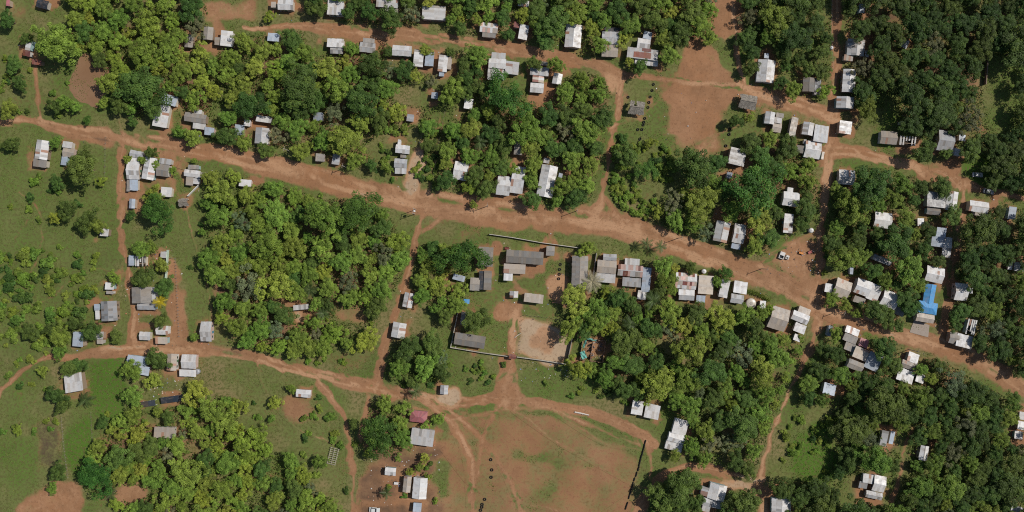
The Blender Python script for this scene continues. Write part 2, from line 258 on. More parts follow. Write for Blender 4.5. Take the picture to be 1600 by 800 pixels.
# ------------------------------------------------------------------ what stands where (photograph pixels; 4 px = 1 m)
# building: label | category | name ; sections "cx cy w h angle roof colour"
BUILDINGS = """
small white and rust roof beside the large olive tree|shed|shed;44 70 9 17 12 sw W;41 83 12 9 12 ss R
low rusty lean-to below the large olive tree|shed|shed;57 97 15 8 8 ss R
dark shed roof at the top left corner|shed|shed;66 6 18 13 15 gx K
pink strip roof in the top left corner|shed|shed;12 4 5 10 5 se P
white house at the top left corner above main street|house|house;252 181 22 35 10 se W;264 156 25 16 15 sn B
grey gabled house beside the forked white house|house|house;305 184 34 14 8 gx G;309 175 12 8 8 sn W;311 197 20 9 8 ss W
small grey shed left of the white top street cabin|shed|shed;325 52 15 20 5 gy G
white cabin below the left end of top street|house|house;354 60 18 24 5 se W;339 64 8 12 5 sw T
dim grey shed under trees near top street|shed|shed;295 64 13 20 5 gy G
bluish roofs half hidden by trees above main street|house|house;386 192 10 10 8 sn W;374 203 15 16 8 ss B
small bluish roof below the grey gabled house|shed|shed;327 205 15 12 8 ss B
long grey roof at the wood's edge beside main street|house|house;409 212 21 25 5 gy Z
narrow white roof just above the long grey roof|shed|shed;412 186 24 10 8 sn W
white gabled house at the top edge, left|house|house;446 7 24 16 2 gx W;427 7 8 9 2 sw T
white square roof at the top edge of top street|house|house;524 12 25 23 3 sn W
wide white roof cut by the top edge|house|house;605 4 34 16 4 sn W;612 15 20 8 4 ss G
large plain white rectangle roof above top street|house|house;678 20 36 22 2 se W
small blue-grey roof among trees below top street's end|shed|shed;427 58 18 13 5 sn B
two-step white house first in the top street row|house|house;524 67 26 14 3 sn W;526 78 20 11 3 gx W
white gable with grey porch, second in top street row|house|house;574 74 24 15 6 gx W;576 63 18 7 6 sn G
wide white gable, third in the top street row|house|house;628 79 30 16 4 gx W
narrow patched white roof, fourth in top street row|house|house;654 91 15 26 5 se W
narrow bluish roof, fifth in the top street row|house|house;671 92 14 22 5 sw B
white roof with tan strip ending the top street row|house|house;692 99 14 26 6 se W;702 98 7 20 6 se T;690 115 8 8 6 ss B
white house with rust stains above top street|house|house;764 43 28 15 6 gx S;764 54 21 8 6 ss G
large cluster of joined white roofs below top street|house|house;777 99 27 15 4 gx W;779 87 22 10 4 sn W;800 106 21 20 6 se W;775 115 26 20 4 gx W
stepped grey and white house right of the clustered roofs|house|house;843 111 29 14 5 sn Z;841 123 18 11 5 se S;839 137 21 15 5 gx W;850 99 12 6 5 sn G
small tilted gable shed beside the stepped house|shed|shed;871 123 14 17 12 gy W
small white hut in the wood below the clustered roofs|shed|shed;732 162 13 16 8 se W
small bluish shed in the grassy wood clearing|shed|shed;679 149 10 10 5 sn B
small bluish roof deep in the upper wood|shed|shed;497 182 15 13 5 sw B
little grey shed in the clearing above main street|shed|shed;641 184 11 11 8 sw Z
grey and white gable at the top edge, centre|house|house;818 5 17 9 5 gx W
white roof with rusty back end near top street|house|house;818 50 14 23 10 se W;809 39 12 9 10 sn R
tall white gable with bluish side on top street|house|house;896 56 25 36 5 gy W
two-roof grey house between the trees on top street|house|house;954 59 27 20 3 gx Z;953 79 25 19 3 gx T;957 46 25 7 3 sn K
long white house with two red-brown roof patches|house|house;1004 84 48 17 7 sn W;1006 68 20 16 7 gx W;1012 55 13 12 14 sn B;1010 97 36 9 7 ss W;1003 87 27 9 7 pn R;1010 79 14 5 7 pn R
thatched hut with a broken notch beside plaza field|hut|thatched_hut;995 168 24 20 8 th H
grey thatched shelter at the plaza field's right edge|hut|thatched_hut;1169 159 27 21 10 th H
white gable at the road bend right of plaza field|house|house;1197 111 27 35 6 gy W;1198 87 7 8 6 sn B
weathered grey hut among trees by the road corner|hut|hut;1264 132 18 22 3 gy G;1278 135 10 26 3 se K
cream gable nearest the top on the right lane|house|house;1338 74 27 26 5 gy W;1326 90 14 9 5 ss T;1355 84 6 10 5 se W
tall white and grey roof on the right lane|house|house;1327 126 20 36 4 gy W
white two-tone roof below the tall right-lane house|house|house;1321 160 27 18 4 gy W
white roof at the corner of right lane branch|house|house;1321 199 20 20 6 se W
tilted bluish shed deep in the dark wood|shed|shed;1414 68 11 14 25 gy B
faint bluish roof in dark trees at the top|shed|shed;1347 13 9 14 5 se B
tiny bluish roof in trees above the road bend|shed|shed;1218 56 9 7 3 sn B
tiny white shed on the grass in dark wood|shed|shed;1411 192 8 6 5 sn W
first gable of the row facing the bend|house|house;1203 184 15 19 8 gy W
narrow three-tone roof, second of the bend row|house|house;1216 188 12 9 10 sn W;1214 199 14 15 10 gx T;1219 180 12 7 10 sn G
long narrow cream roof, third of the bend row|house|house;1240 198 11 30 11 se T
blue and white gable, fourth of the bend row|house|house;1263 201 17 20 10 gy W
big mottled grey roof ending the bend row|house|house;1283 209 22 27 9 sn Z
white roof below the bend row at the lane|house|house;1270 234 25 26 9 gx W;1286 243 4 12 9 se T;1258 221 4 7 9 sw W
ramshackle dark shed left of the bend's lowest roof|shed|shed;1250 233 11 12 9 sw G
white and grey house at far left of main street|house|house;65 234 20 30 8 gy W;62 255 21 12 8 ss G
narrow white cabins behind the round tree, far left|house|house;105 226 15 10 8 sn W;107 238 18 15 8 gx T;100 251 10 14 8 sw B
long stepped white house at the left lane's top|house|house;208 266 20 28 2 gx W;213 241 21 11 10 gx Z;211 251 14 9 6 sn W;209 289 13 17 2 ss B;200 289 5 20 2 sw G
slanted white roof with round tree over it|house|house;233 263 19 35 11 gy W
white and grey roof third along main street's left|house|house;254 266 19 19 8 gx G;258 252 19 9 8 sn W
small bright cream roof above the very dark tree|shed|shed;260 300 16 15 4 se W
patched shack with a white wall running from it|house|house;300 271 25 11 8 gx W;302 261 17 7 3 sn G;296 283 12 13 5 sw T;306 283 10 9 5 se W
small round-topped thatched hut on the left grass|hut|thatched_hut;286 316 15 11 -5 th H
narrow grey shed beside the upper left lane|shed|shed;206 318 9 15 3 gy B
small white roof left of the left lane|shed|shed;163 363 13 12 4 sn W
white roof at the top edge of big left wood|shed|shed;383 286 19 11 5 sn W
small grey roadside stall under the wood|shed|shed;500 246 14 12 5 ss G
small tilted roadside shed beside the grey stall|shed|shed;525 249 12 16 8 sw Z
white house of stacked roofs in the sandy plot|house|house;629 233 22 13 6 gx W;624 222 5 8 6 se W;626 255 20 14 5 gx Z;626 267 18 9 3 ss W;630 244 9 5 5 sn G
grey-white tilted house on main street, right of path|house|house;720 267 22 28 10 gx W
pair of joined white roofs beside main street|house|house;787 290 21 30 8 gx W;809 281 20 42 8 gx W
long tilted white gable beside main street|house|house;855 283 25 50 11 gy W;854 251 9 8 11 sn W;876 274 6 7 11 sn B
pale narrow roof in trees above the joined roofs|shed|shed;810 231 13 21 5 gx T
white square roof at the plaza field's lower corner|house|house;1152 245 26 26 12 se W;1140 274 8 10 12 sw B
twin white gables in trees above main street|house|house;1128 362 22 32 12 gy W;1155 365 18 30 10 gx W;1150 385 14 8 10 ss B
weathered tan roof on the right branch road|house|house;1389 215 26 20 5 gx T
unfinished roof of bare white slats|shed|shed;1419 220 27 14 5 la W
angled grey-white house at the branch road's wood|house|house;1478 220 25 32 8 gx Z;1494 237 20 11 14 sn W;1504 215 10 10 8 sn B
white roof at the right block's top corner|house|house;1323 277 25 23 5 gx W
white roof in trees left of right lane|house|house;1236 311 25 22 8 gx W;1235 297 9 8 8 sn W
narrow white roof above the cluttered dirt yard|house|house;1232 349 15 30 5 se W
white square house inside the right block|house|house;1380 344 27 24 8 gx W
tiny white hut inside the right block|shed|shed;1439 347 10 12 3 sn W
large grey and white L-shaped house by branch road|house|house;1463 312 29 24 6 sn Z;1488 314 17 30 8 gy W;1459 330 21 11 6 gx G
cross-shaped white house beside the right inner lane|house|house;1471 363 14 15 8 sw B;1465 377 18 17 8 sw B;1481 379 13 17 8 sn W;1479 393 15 18 8 se Z
gabled grey house at the branch road's far end|house|house;1530 323 30 17 8 gx W;1533 334 18 7 8 ss T
dim bluish roof near the right edge|shed|shed;1582 333 11 20 8 sw B
blue-white shed with the lattice roof frame|shed|shed;205 407 9 16 1 sw B;219 408 18 16 2 la W
small white jumble shed beside the pale green wall|shed|shed;255 398 9 10 2 sn W
small white hut at the scrub edge, left lane|shed|shed;171 447 14 11 2 sn W;171 457 11 5 2 ss G
silver gabled house left of the left lane|house|house;170 486 25 31 -3 gy Z;151 480 9 10 -3 sw B;152 492 7 14 -3 sw W
grey and white house beside the yellow palm|house|house;221 461 31 25 -2 gy G;239 460 9 22 -2 se W;229 478 29 12 2 gx Z
bluish roof under trees by the lower street|house|house;122 530 18 23 4 sw B
small cream shed with straw porch, lower street|shed|shed;155 524 13 12 3 sn W;156 534 10 7 3 ss T
small striped shed at the left lane's foot|shed|shed;226 525 17 13 2 gx W
white cabin with straw porch at left lane's foot|house|house;253 516 19 14 2 gx W;252 532 19 11 2 ss T
white oblong cabin alone left of the big wood|house|house;322 518 17 31 1 gx W
bluish gable behind tree below the lower street|house|house;213 564 29 16 8 gx B;224 579 18 14 12 se B
narrow tan gable below the lower street|house|house;268 566 15 26 3 gy T
white two-step house with round tank, lower street|house|house;295 565 23 22 2 gx W;293 583 26 11 2 ss W
white tilted house alone at the lower left|house|house;115 598 28 28 -10 sn W
first white gable beside the central lane|house|house;638 469 15 23 12 gy W
second white gable beside the central lane|house|house;623 516 21 24 10 gy W
grey upper hall at the walled compound's left|school building|school_building;759 401 23 30 3 gx G
grey hall with dark roof strip in walled compound|school building|school_building;762 438 12 30 2 se G;753 438 9 29 2 sw K;742 444 15 20 4 gx G
bluish lean-to roof left of the grey halls|shed|shed;717 434 19 9 15 sn B
long grey gabled hall across the walled compound|school building|school_building;820 402 58 20 4 gx G
small grey block right of the long hall|school building|school_building;860 392 13 15 4 gx G
flat cream canopy below the long hall|canopy|canopy;804 420 34 15 3 fl T
small white junk-topped shed below the cream canopy|shed|shed;794 433 14 11 3 sn W
small white kiosk in the compound yard|shed|shed;803 460 13 10 2 gy W
cream oblong roof above the riding ring|school building|school_building;834 466 30 14 7 sn T
long upright grey-tan hall at the compound's right|school building|school_building;906 425 25 50 2 gy G
tiny bright blue roof in the compound|shed|shed;729 471 9 7 4 sn L
small grey hall under the dark compound tree|school building|school_building;731 498 22 20 5 gx G
long tilted grey hall in the compound's lower corner|school building|school_building;734 532 48 19 9 gx G
narrow white roof in the big left wood|shed|shed;470 480 24 8 -5 sn W
white stacked house beside the pale palm|house|house;948 417 30 20 5 gx T;953 402 21 10 3 gx Z;946 434 31 15 5 sn W
rust-striped house with blue side wing, main street|house|house;985 423 39 18 5 gx S;988 409 23 10 4 sn W;1010 437 13 38 5 sw B;987 441 29 14 5 sn Z;1003 461 14 14 8 se W
rust-patched house with white lean-to on main street|house|house;1072 439 33 25 5 gx S;1073 457 25 9 4 sn W;1073 465 24 8 4 ss Z
plain tan roof beside the rust-patched house|house|house;1103 445 24 29 4 se T;1095 467 14 11 4 ss B
narrow tilted white roof on main street's south side|house|house;1132 451 14 28 12 se W
two-step tilted white roof before the hedge|house|house;1157 449 21 19 10 sn W;1152 467 20 14 10 gx Z
tiny white shed beside the hedge and round tank|shed|shed;1192 476 9 12 8 sn W
roofless brick ruin with pale green tarpaulin|ruin|ruin;927 548 36 34 8 ru R
small white square roof at the lane corner|shed|shed;1295 450 12 14 12 sn W
big tilted grey and white gable at lane corner|house|house;1316 451 25 28 22 gx T
tilted white gable second from the lane corner|house|house;1349 449 24 24 20 gx W;1343 469 18 10 20 ss G
joined pair of tilted white roofs on main street|house|house;1391 468 26 25 22 gx W;1366 457 20 26 22 se W
cream roof above the bright blue roof|house|house;1461 429 28 24 12 gx W
bright blue hipped roof house|house|house;1450 481 30 18 10 hp L;1453 459 17 30 10 gy L
cream and grey gable below the bright blue roof|house|house;1446 497 28 13 10 gx T
dark grey lean-to left of the blue house|shed|shed;1406 487 15 12 22 ss G
narrow silver roof in trees of the right block|shed|shed;1379 406 30 9 22 gx Z
tiny bluish hut above the big tilted gable|shed|shed;1331 423 5 11 5 sw B
white gable right of the inner lane|house|house;1502 456 20 27 5 gx W;1517 454 6 9 5 sn Z
white house with missing roof panels, inner lane|house|house;1507 533 25 20 14 sn W;1491 528 15 18 10 gx G;1518 511 15 24 12 la W
white pair of roofs at the right edge|house|house;1593 417 16 14 8 sn W;1579 415 6 13 8 sw W
big tan tilted roof south of main street|house|house;1217 498 28 35 18 gx T
tilted stepped white house at the narrow lane corner|house|house;1251 496 27 15 22 gx W;1257 486 19 11 22 sn T;1250 513 18 14 22 sn W;1246 528 11 10 22 sn W
slim bluish roof at the narrow lane's mouth|shed|shed;1297 517 6 17 15 sw B
long tilted white-to-grey house near narrow lane|house|house;1332 517 22 11 22 sn W;1329 529 22 12 22 ss G;1328 542 16 13 22 sn G
small red-brown patio shelter between tilted houses|shed|shed;1350 536 14 13 22 sn P
tan tilted square roof south of main street|house|house;1346 553 26 18 22 se T
dark grey tilted gable behind the tan square|house|house;1337 571 25 14 22 gx G
bluish tilted roof beside the tan square|house|house;1365 565 21 27 25 sw B
three-step tilted white house, lower main street|house|house;1421 571 25 12 20 gx T;1427 559 17 15 20 sn W;1415 587 26 20 20 sn W;1401 568 9 10 20 sw B
small white square below the three-step house|shed|shed;1438 591 13 14 20 sn W
bluish roof in trees beside the narrow lane|house|house;1296 608 19 17 15 sn B
plain tan roof in the lower left wood|house|house;256 676 31 17 2 sn T
low black shade-cloth roof, lower left|shed|shade_house;269 624 37 10 -8 fl K
small black shade-cloth roof, lower left|shed|shade_house;231 631 22 9 -8 fl K
white roof alone beside the lower street|shed|shed;474 615 23 12 5 gx W
small grey hut on the pale bare circle|hut|hut;694 609 12 14 4 gy Z
pink-red roof at the bottom field's corner|house|house;654 651 27 18 6 hp P
cream panelled roof below the pink-red roof|house|house;660 683 36 25 8 sn W
small white gable in the littered yard|shed|shed;610 737 17 12 5 gx W
narrow tan gable in the littered yard|shed|shed;636 757 12 25 6 gy T
striped silver house beside the bottom field|house|house;656 763 22 33 5 gy W
bluish roof at the bottom edge below silver house|shed|shed;652 793 13 14 5 sn B
left one of two white roofs at field's edge|house|house;996 637 18 22 10 se W
right one of two white roofs at field's edge|house|house;1019 643 23 22 12 sn W
large white house at the bottom field's right|house|house;1057 685 26 14 16 gx W;1063 667 23 24 16 se W;1053 697 27 14 16 sn W
white house with annexes at the bottom loop road|house|house;1121 769 27 25 14 gy W;1101 768 11 14 14 sw W;1113 787 30 12 14 gx Z;1103 795 12 9 14 sw W
two-tone gable at the bottom edge, narrow lane|house|house;1221 791 30 24 2 gy W
striped silver shed in the lower right wood|shed|shed;1382 685 10 24 12 sw Z;1394 684 7 20 12 se B
small white gable on the lower right footpath|shed|shed;1444 708 13 23 10 gy W
cluster of small white roofs, lower right wood|house|house;1374 756 19 25 12 gx W;1357 748 17 14 10 sn W;1349 758 13 11 10 ss Z;1366 774 26 11 12 gx Z
three white roofs cut by the right edge|house|house;1597 665 13 13 10 sn W;1599 650 12 12 10 sn W;1592 680 13 12 10 sn W
grey roof in the bottom right corner|shed|shed;1590 796 20 10 20 sn Z
"""
# roads and paths: name|label ; strength ; points "x y width"
ROADS = """
main_street|1|-40 186 16,0 188 16,60 191 18,110 203 24,200 220 30,300 234 30,400 255 36,500 280 40,600 304 42,680 319 46,780 335 50,880 344 46,960 352 46,1010 370 46,1080 396 46,1150 418 44,1230 452 44,1300 484 36,1380 512 32,1450 534 32,1530 567 32,1610 612 34,1650 634 34
top_street|1|380 43 4,430 42 5,470 42 12,540 50 26,620 55 26,700 64 22,780 74 24,850 86 22,920 100 22,975 120 22
plaza_path|.85|970 119 12,1030 122 8,1100 130 7,1165 138 10
bend_road|1|1160 138 14,1195 148 24,1240 162 28,1300 182 26
field_path|.8|1140 -20 6,1146 40 6,1150 80 7,1158 115 8,1168 140 12
right_lane|1|1308 -30 15,1307 60 14,1303 130 16,1299 200 20,1295 245 26,1291 300 17,1284 360 13,1281 420 14,1272 465 20
branch_road|1|1296 236 30,1340 238 24,1400 254 20,1450 268 24,1500 286 20,1550 298 9,1610 313 8,1650 322 8
inner_lane|.9|1497 286 20,1507 305 14,1502 340 12,1494 400 13,1484 460 16,1472 530 18
plaza_lane|1|976 118 14,968 160 10,960 200 10,950 250 10,943 300 12,930 330 20,918 345 16
plaza_lane|.9|944 300 8,955 325 12,975 352 16
left_lane|.95|190 230 14,188 300 9,190 350 9,195 400 11,203 450 11,210 500 11,207 535 22
lower_street|1|-30 640 4,0 613 4,30 582 5,70 561 7,110 556 12,160 552 18,220 546 24,300 545 24,380 556 22,450 575 20,520 592 22,600 610 26,650 622 26,700 632 22,790 622 16,860 632 14,930 648 16,990 670 20,1020 692 24
central_lane|.95|672 300 6,664 330 7,655 350 9,648 385 9,642 415 9,633 445 9,622 475 11,608 515 14,597 555 14,590 585 16,585 608 18
curve_path|.7|660 365 5,690 344 7,725 336 8
compound_path|.9|806 488 14,803 520 14,801 555 9,800 575 18,797 600 34,795 620 44
field_track|.85|672 634 10,705 660 12,727 700 12,735 750 12,740 830 12
field_track|.8|700 638 8,750 682 9,790 740 8,825 830 8
field_track|.7|790 618 8,768 655 7,752 695 8,743 745 8
field_track|.6|700 655 6,790 640 8,860 640 8,920 665 10,1000 695 12
loop_road|1|985 830 20,1000 795 18,1012 765 17,1040 742 15,1080 729 15,1120 735 16,1165 748 16,1192 752 12
field_path|.6|1012 690 10,1016 720 5,1012 748 6
field_path|.5|1005 762 4,970 785 4,940 805 4
narrow_lane|.9|1278 500 20,1267 540 13,1254 572 9
narrow_lane|.7|1256 567 8,1246 590 8,1226 632 7,1206 678 7,1196 720 8,1190 755 10
narrow_lane|.9|1191 748 10,1190 770 11,1195 830 12
footpath|.7|1428 670 6,1414 700 7,1405 745 7,1390 785 10
yard_path|.85|500 602 16,532 640 9,546 690 10,550 740 11,556 830 14
footpath|.7|575 618 7,570 650 8,562 690 8
footpath|.8|55 98 7,56 150 6,62 188 10
footpath|.4|45 320 4,42 345 4,24 368 4,-20 392 4
footpath|.45|180 178 3,184 190 3,195 212 3
yard_path|.6|1190 410 10,1225 385 10,1260 372 10,1282 365 8
footpath|.5|690 180 3,680 250 4,672 300 5
yard_path|.5|1450 258 14,1475 256 16,1500 275 14
footpath|.5|950 200 5,985 185 3,1020 165 3,1060 140 3
footpath|.5|1085 225 3,1130 205 4,1180 175 6
yard_path|.6|565 788 12,620 782 14,660 785 14
footpath|.5|30 300 3,60 330 3,66 380 3,50 430 3,20 470 3
footpath|.42|186 430 3,150 420 3,110 440 3,70 470 3,20 480 3
footpath|.4|110 556 3,90 600 3,40 640 3,10 700 3
footpath|.5|320 545 4,330 500 3,320 430 3,300 360 3,290 320 3
footpath|.55|800 640 4,870 690 3,940 730 3,1005 765 3
footpath|.45|690 700 3,740 760 4,800 780 3,880 800 3
footpath|.5|860 640 4,940 690 4,1000 700 4
footpath|.5|400 560 3,420 620 3,470 670 3,545 700 3
footpath|.4|1500 425 4,1560 440 4,1610 460 4
"""
# patches of cover: points ; soil track lush dark blur   (None keeps)
PATCH = [
 ([(690,645),(860,640),(1005,700),(990,830),(700,830),(680,720)],.55,.1,.40,.05),
 ([(565,700),(690,690),(692,830),(560,830)],.72,.05,.3,.6),
 ([(370,560),(500,610),(550,690),(540,800),(470,700),(380,620)],.28,0,.5,.05),
 ([(700,360),(880,385),(900,460),(890,570),(705,545)],.32,.1,.6,.05),
 ([(800,565),(960,580),(1000,640),(870,615),(830,600)],.15,0,.8,.05),
 ([(610,555),(790,560),(780,600),(690,595),(610,600)],.3,.1,.6,.05),
 ([(300,290),(335,300),(335,540),(290,540),(285,400)],.2,.05,.6,0),
 ([(-20,200),(180,215),(180,540),(-20,560)],.12,0,.62,.02),
 ([(-20,90),(100,90),(100,180),(-20,180)],.3,0,.5,.1),
 ([(1460,600),(1560,650),(1640,690),(1640,830),(1300,830),(1300,700)],.3,0,.5,.7),
 ([(1165,0),(1300,0),(1300,130),(1165,100)],.35,0,.6,.5),
 ([(1108,-20),(1160,-20),(1152,60),(1118,60)],.95,.3,.3,0),
 ([(1075,60),(1115,58),(1122,95),(1152,130),(1150,150),(1118,205),(1072,242),(1046,225),(1050,180),(1030,152),(985,128),(1000,112),(1060,110)],.86,.3,.4,0),
 ([(1120,60),(1150,60),(1156,118),(1128,100)],.1,0,.6,0),
 ([(1030,60),(1075,62),(1058,112),(1035,118),(1035,100)],.28,0,.5,.1),
 ([(990,140),(1020,142),(1040,165),(1042,205),(1015,215),(985,190)],.26,0,.65,0),
 ([(1115,205),(1150,155),(1165,180),(1160,210),(1130,230)],.2,0,.6,0),
 ([(945,105),(985,118),(960,175),(945,150)],.75,.9,.3,0),
 ([(1060,235),(1130,215),(1180,205),(1190,225),(1140,240),(1080,250)],.55,.5,.5,0),
 ([(815,495),(892,502),(886,562),(810,554)],.75,1.6,.3,0),
 ([(835,512),(868,508),(875,530),(860,545),(835,540)],1,1.0,.3,.4),
 ([(1195,405),(1240,372),(1275,375),(1275,455),(1215,425)],.95,.45,.3,0),
 ([(820,790),(870,745),(1000,715),(1010,722),(900,740),(850,790)],.33,0,.6,.1),
 ([(800,708),(840,712),(900,725),(960,722),(960,728),(880,732),(800,716)],.28,0,.65,.1),
 ([(725,632),(775,626),(776,640),(730,642)],.15,0,.75,0),
 ([(890,645),(935,652),(990,680),(985,695),(940,680),(900,665)],.25,0,.7,0),
 ([(770,620),(830,620),(810,575),(795,560),(788,590)],.95,.3,.4,0),
 ([(640,200),(662,215),(660,300),(635,310),(630,270),(645,240)],.8,1.4,.3,0),
 ([(690,600),(715,597),(722,612),(705,624),(685,620)],.9,1.6,.3,0),
 ([(262,400),(280,402),(288,545),(262,540)],.85,.1,.3,.25),
 ([(1440,255),(1505,258),(1500,285),(1450,275)],.9,.1,.3,.45),
 ([(60,650),(100,645),(105,735),(60,730)],.5,0,.45,.8),
 ([(140,575),(195,560),(195,640),(170,655),(145,660)],0,0,1.5,0),
 ([(102,655),(145,650),(148,720),(125,745),(108,740)],0,0,1.1,.3),
 ([(0,690),(60,690),(60,765),(0,770)],.1,0,.8,0),
 ([(40,765),(130,755),(150,830),(30,830)],.75,.4,.4,.1),
 ([(180,755),(235,760),(230,800),(180,790)],.7,.4,.4,.1),
 ([(1228,690),(1300,660),(1310,740),(1235,750)],0,0,1.5,0),
 ([(1370,150),(1400,150),(1400,240),(1375,240)],.05,0,.9,.4),
 ([(1505,245),(1560,240),(1560,295),(1510,280)],.05,0,1.1,.2),
 ([(1545,60),(1640,40),(1640,220),(1550,210)],.1,0,.7,.6),
 ([(1380,225),(1425,230),(1420,250),(1380,245)],.4,0,.6,.8),
 ([(430,610),(490,620),(500,660),(450,650)],.55,.3,.4,0),
 ([(500,520),(580,540),(580,590),(480,570)],.35,.1,.5,0),
 ([(520,470),(580,485),(575,510),(520,505)],.55,.3,.5,0),
 ([(455,480),(480,482),(475,510),(458,508)],1,1.6,.3,0),
 ([(780,470),(812,470),(812,500),(780,505)],.9,.4,.3,0),
 ([(855,425),(895,430),(890,480),(860,455)],.8,.7,.3,0),
 ([(770,375),(790,378),(786,410),(772,405)],.95,0,.3,0),
 ([(60,110),(90,105),(90,150),(65,150)],.3,0,.4,.6),
 ([(300,0),(400,0),(400,35),(330,40),(300,25)],.65,.4,.5,0),
 ([(470,32),(640,40),(780,58),(780,66),(640,48),(470,42)],.15,0,.7,0),
 ([(350,262),(480,290),(600,320),(640,345),(600,330),(480,298),(350,272)],.15,0,.7,0),
 ([(1335,740),(1380,780),(1370,830),(1330,830)],.9,.2,.3,.1),
 ([(1130,755),(1180,750),(1180,768),(1140,766)],.85,1.3,.3,0),
 ([(1190,755),(1245,765),(1245,830),(1190,830)],.85,.3,.3,0),
 ([(820,140),(880,125),(890,165),(825,175)],.9,.1,.3,.05),
 ([(745,90),(765,95),(760,150),(745,140)],.9,.1,.3,.1),
 ([(555,80),(585,82),(585,105),(560,105)],.85,.1,.3,.3),
 ([(1400,560),(1500,590),(1490,600),(1400,575)],.3,0,.6,.3),
]
# woods: name ; polygon ; share of dark/mid/pale, right woods darker to imitate edge darkening ; radius range ; density
WOODS = [
 ('the upper left wood', [(100,-30),(300,-30),(325,30),(310,75),(330,95),(355,110),(340,150),(290,170),(235,165),(215,190),(165,165),(170,110),(140,80),(120,75)], (.25,.45,.3),(10,18),1.0),
 ('the wood above main street', [(330,62),(470,42),(475,80),(500,95),(560,62),(590,75),(600,95),(650,105),(660,130),(712,135),(712,165),(690,175),(640,170),(560,205),(600,258),(500,238),(440,232),(340,222),(280,195),(300,130),(340,100)], (.3,.45,.25),(10,18),1.0),
 ('the thin wood beside the footpath', [(560,205),(640,170),(690,175),(680,290),(660,215),(640,200),(600,255)], (.3,.4,.3),(7,11),.55),
 ('the wood left of plaza lane', [(695,120),(745,75),(760,130),(800,130),(830,150),(870,150),(880,118),(940,108),(952,150),(937,200),(937,260),(915,318),(870,322),(740,298),(685,300),(690,230),(705,180)], (.45,.35,.2),(10,17),1.0),
 ('the big wood left of central lane', [(325,275),(360,262),(400,290),(480,305),(500,318),(570,298),(612,340),(635,390),(638,430),(615,460),(590,478),(582,530),(490,552),(430,545),(370,542),(340,490),(322,400)], (.25,.45,.3),(10,17),1.05),
 ('the wood right of central lane', [(655,385),(720,385),(752,390),(748,420),(730,450),(715,480),(700,510),(665,470),(645,450)], (.3,.45,.25),(9,15),1.0),
 ('the grove at the lower street junction', [(600,540),(690,532),(695,590),(620,602),(600,580)], (.6,.3,.1),(10,15),.9),
 ('the wood between plaza and main street', [(1060,268),(1130,240),(1140,270),(1180,250),(1260,265),(1285,290),(1275,345),(1225,360),(1200,395),(1100,388),(1060,372),(990,345),(1040,325)], (.4,.35,.25),(10,18),1.0),
 ('the trees below the bend row', [(1170,212),(1240,215),(1285,262),(1180,250)], (.5,.35,.15),(9,14),.9),
 ('the wood south of main street', [(890,462),(930,448),(1000,475),(1035,410),(1060,480),(1150,487),(1200,482),(1262,520),(1252,580),(1215,640),(1190,725),(1150,735),(1090,722),(1070,660),(1040,640),(980,620),(920,590),(895,575),(945,530),(888,515)], (.4,.4,.2),(10,17),1.05),
 ('the wood at the top centre', [(800,-30),(1108,-30),(1117,60),(1060,65),(1042,102),(1030,60),(980,40),(940,40),(930,78),(905,85),(850,62),(830,30)], (.5,.35,.15),(10,17),1.0),
 ('the trees above top street', [(470,-30),(800,-30),(830,60),(740,55),(700,35),(560,35),(500,25)], (.4,.4,.2),(9,15),.95),
 ('the dark wood at the top right', [(1322,-30),(1640,-30),(1640,310),(1545,290),(1500,240),(1440,232),(1415,200),(1370,190),(1330,150)], (.8,.17,.03),(11,18),1.1),
 ('the dim wood left of right lane', [(1165,-30),(1298,-30),(1292,150),(1260,155),(1178,130),(1165,60)], (.7,.25,.05),(9,14),.8),
 ('the right block of trees', [(1300,268),(1440,262),(1440,300),(1420,340),(1450,400),(1445,480),(1395,470),(1350,440),(1320,435),(1302,400)], (.55,.35,.1),(10,16),1.0),
 ('the inner lane block of trees', [(1440,325),(1490,330),(1490,400),(1450,420),(1430,380)], (.7,.25,.05),(9,14),.7),
 ('the wood at the right edge', [(1505,340),(1640,322),(1640,605),(1535,562),(1505,485),(1500,420)], (.7,.25,.05),(10,17),1.0),
 ('the lower right wood', [(1272,545),(1300,530),(1340,585),(1420,600),(1460,562),(1500,580),(1640,660),(1640,830),(1225,830),(1212,765),(1300,735),(1315,650),(1250,630)], (.62,.3,.08),(10,17),1.05),
 ('the lower left wood', [(150,700),(190,650),(260,640),(300,610),(370,630),(372,670),(430,690),(470,740),(548,830),(220,830),(120,745)], (.2,.4,.4),(9,15),1.1),
 ('the grove beside the pink-red roof', [(570,630),(640,638),(648,680),(620,708),(565,702)], (.5,.35,.15),(9,14),1.0),
 ('the trees at the bottom loop road', [(1015,770),(1075,745),(1095,770),(1090,830),(1010,830)], (.8,.2,0),(10,16),1.0),
 ('the trees at the bottom loop road', [(1145,770),(1190,770),(1185,830),(1130,830)], (.8,.2,0),(10,15),1.0),
 ('the trees along the top row houses', [(545,62),(715,75),(715,130),(545,120)], (.4,.4,.2),(7,11),.6),
 ('the yard trees along lower main street', [(1285,540),(1440,560),(1460,600),(1290,640)], (.6,.3,.1),(8,13),.9),
]
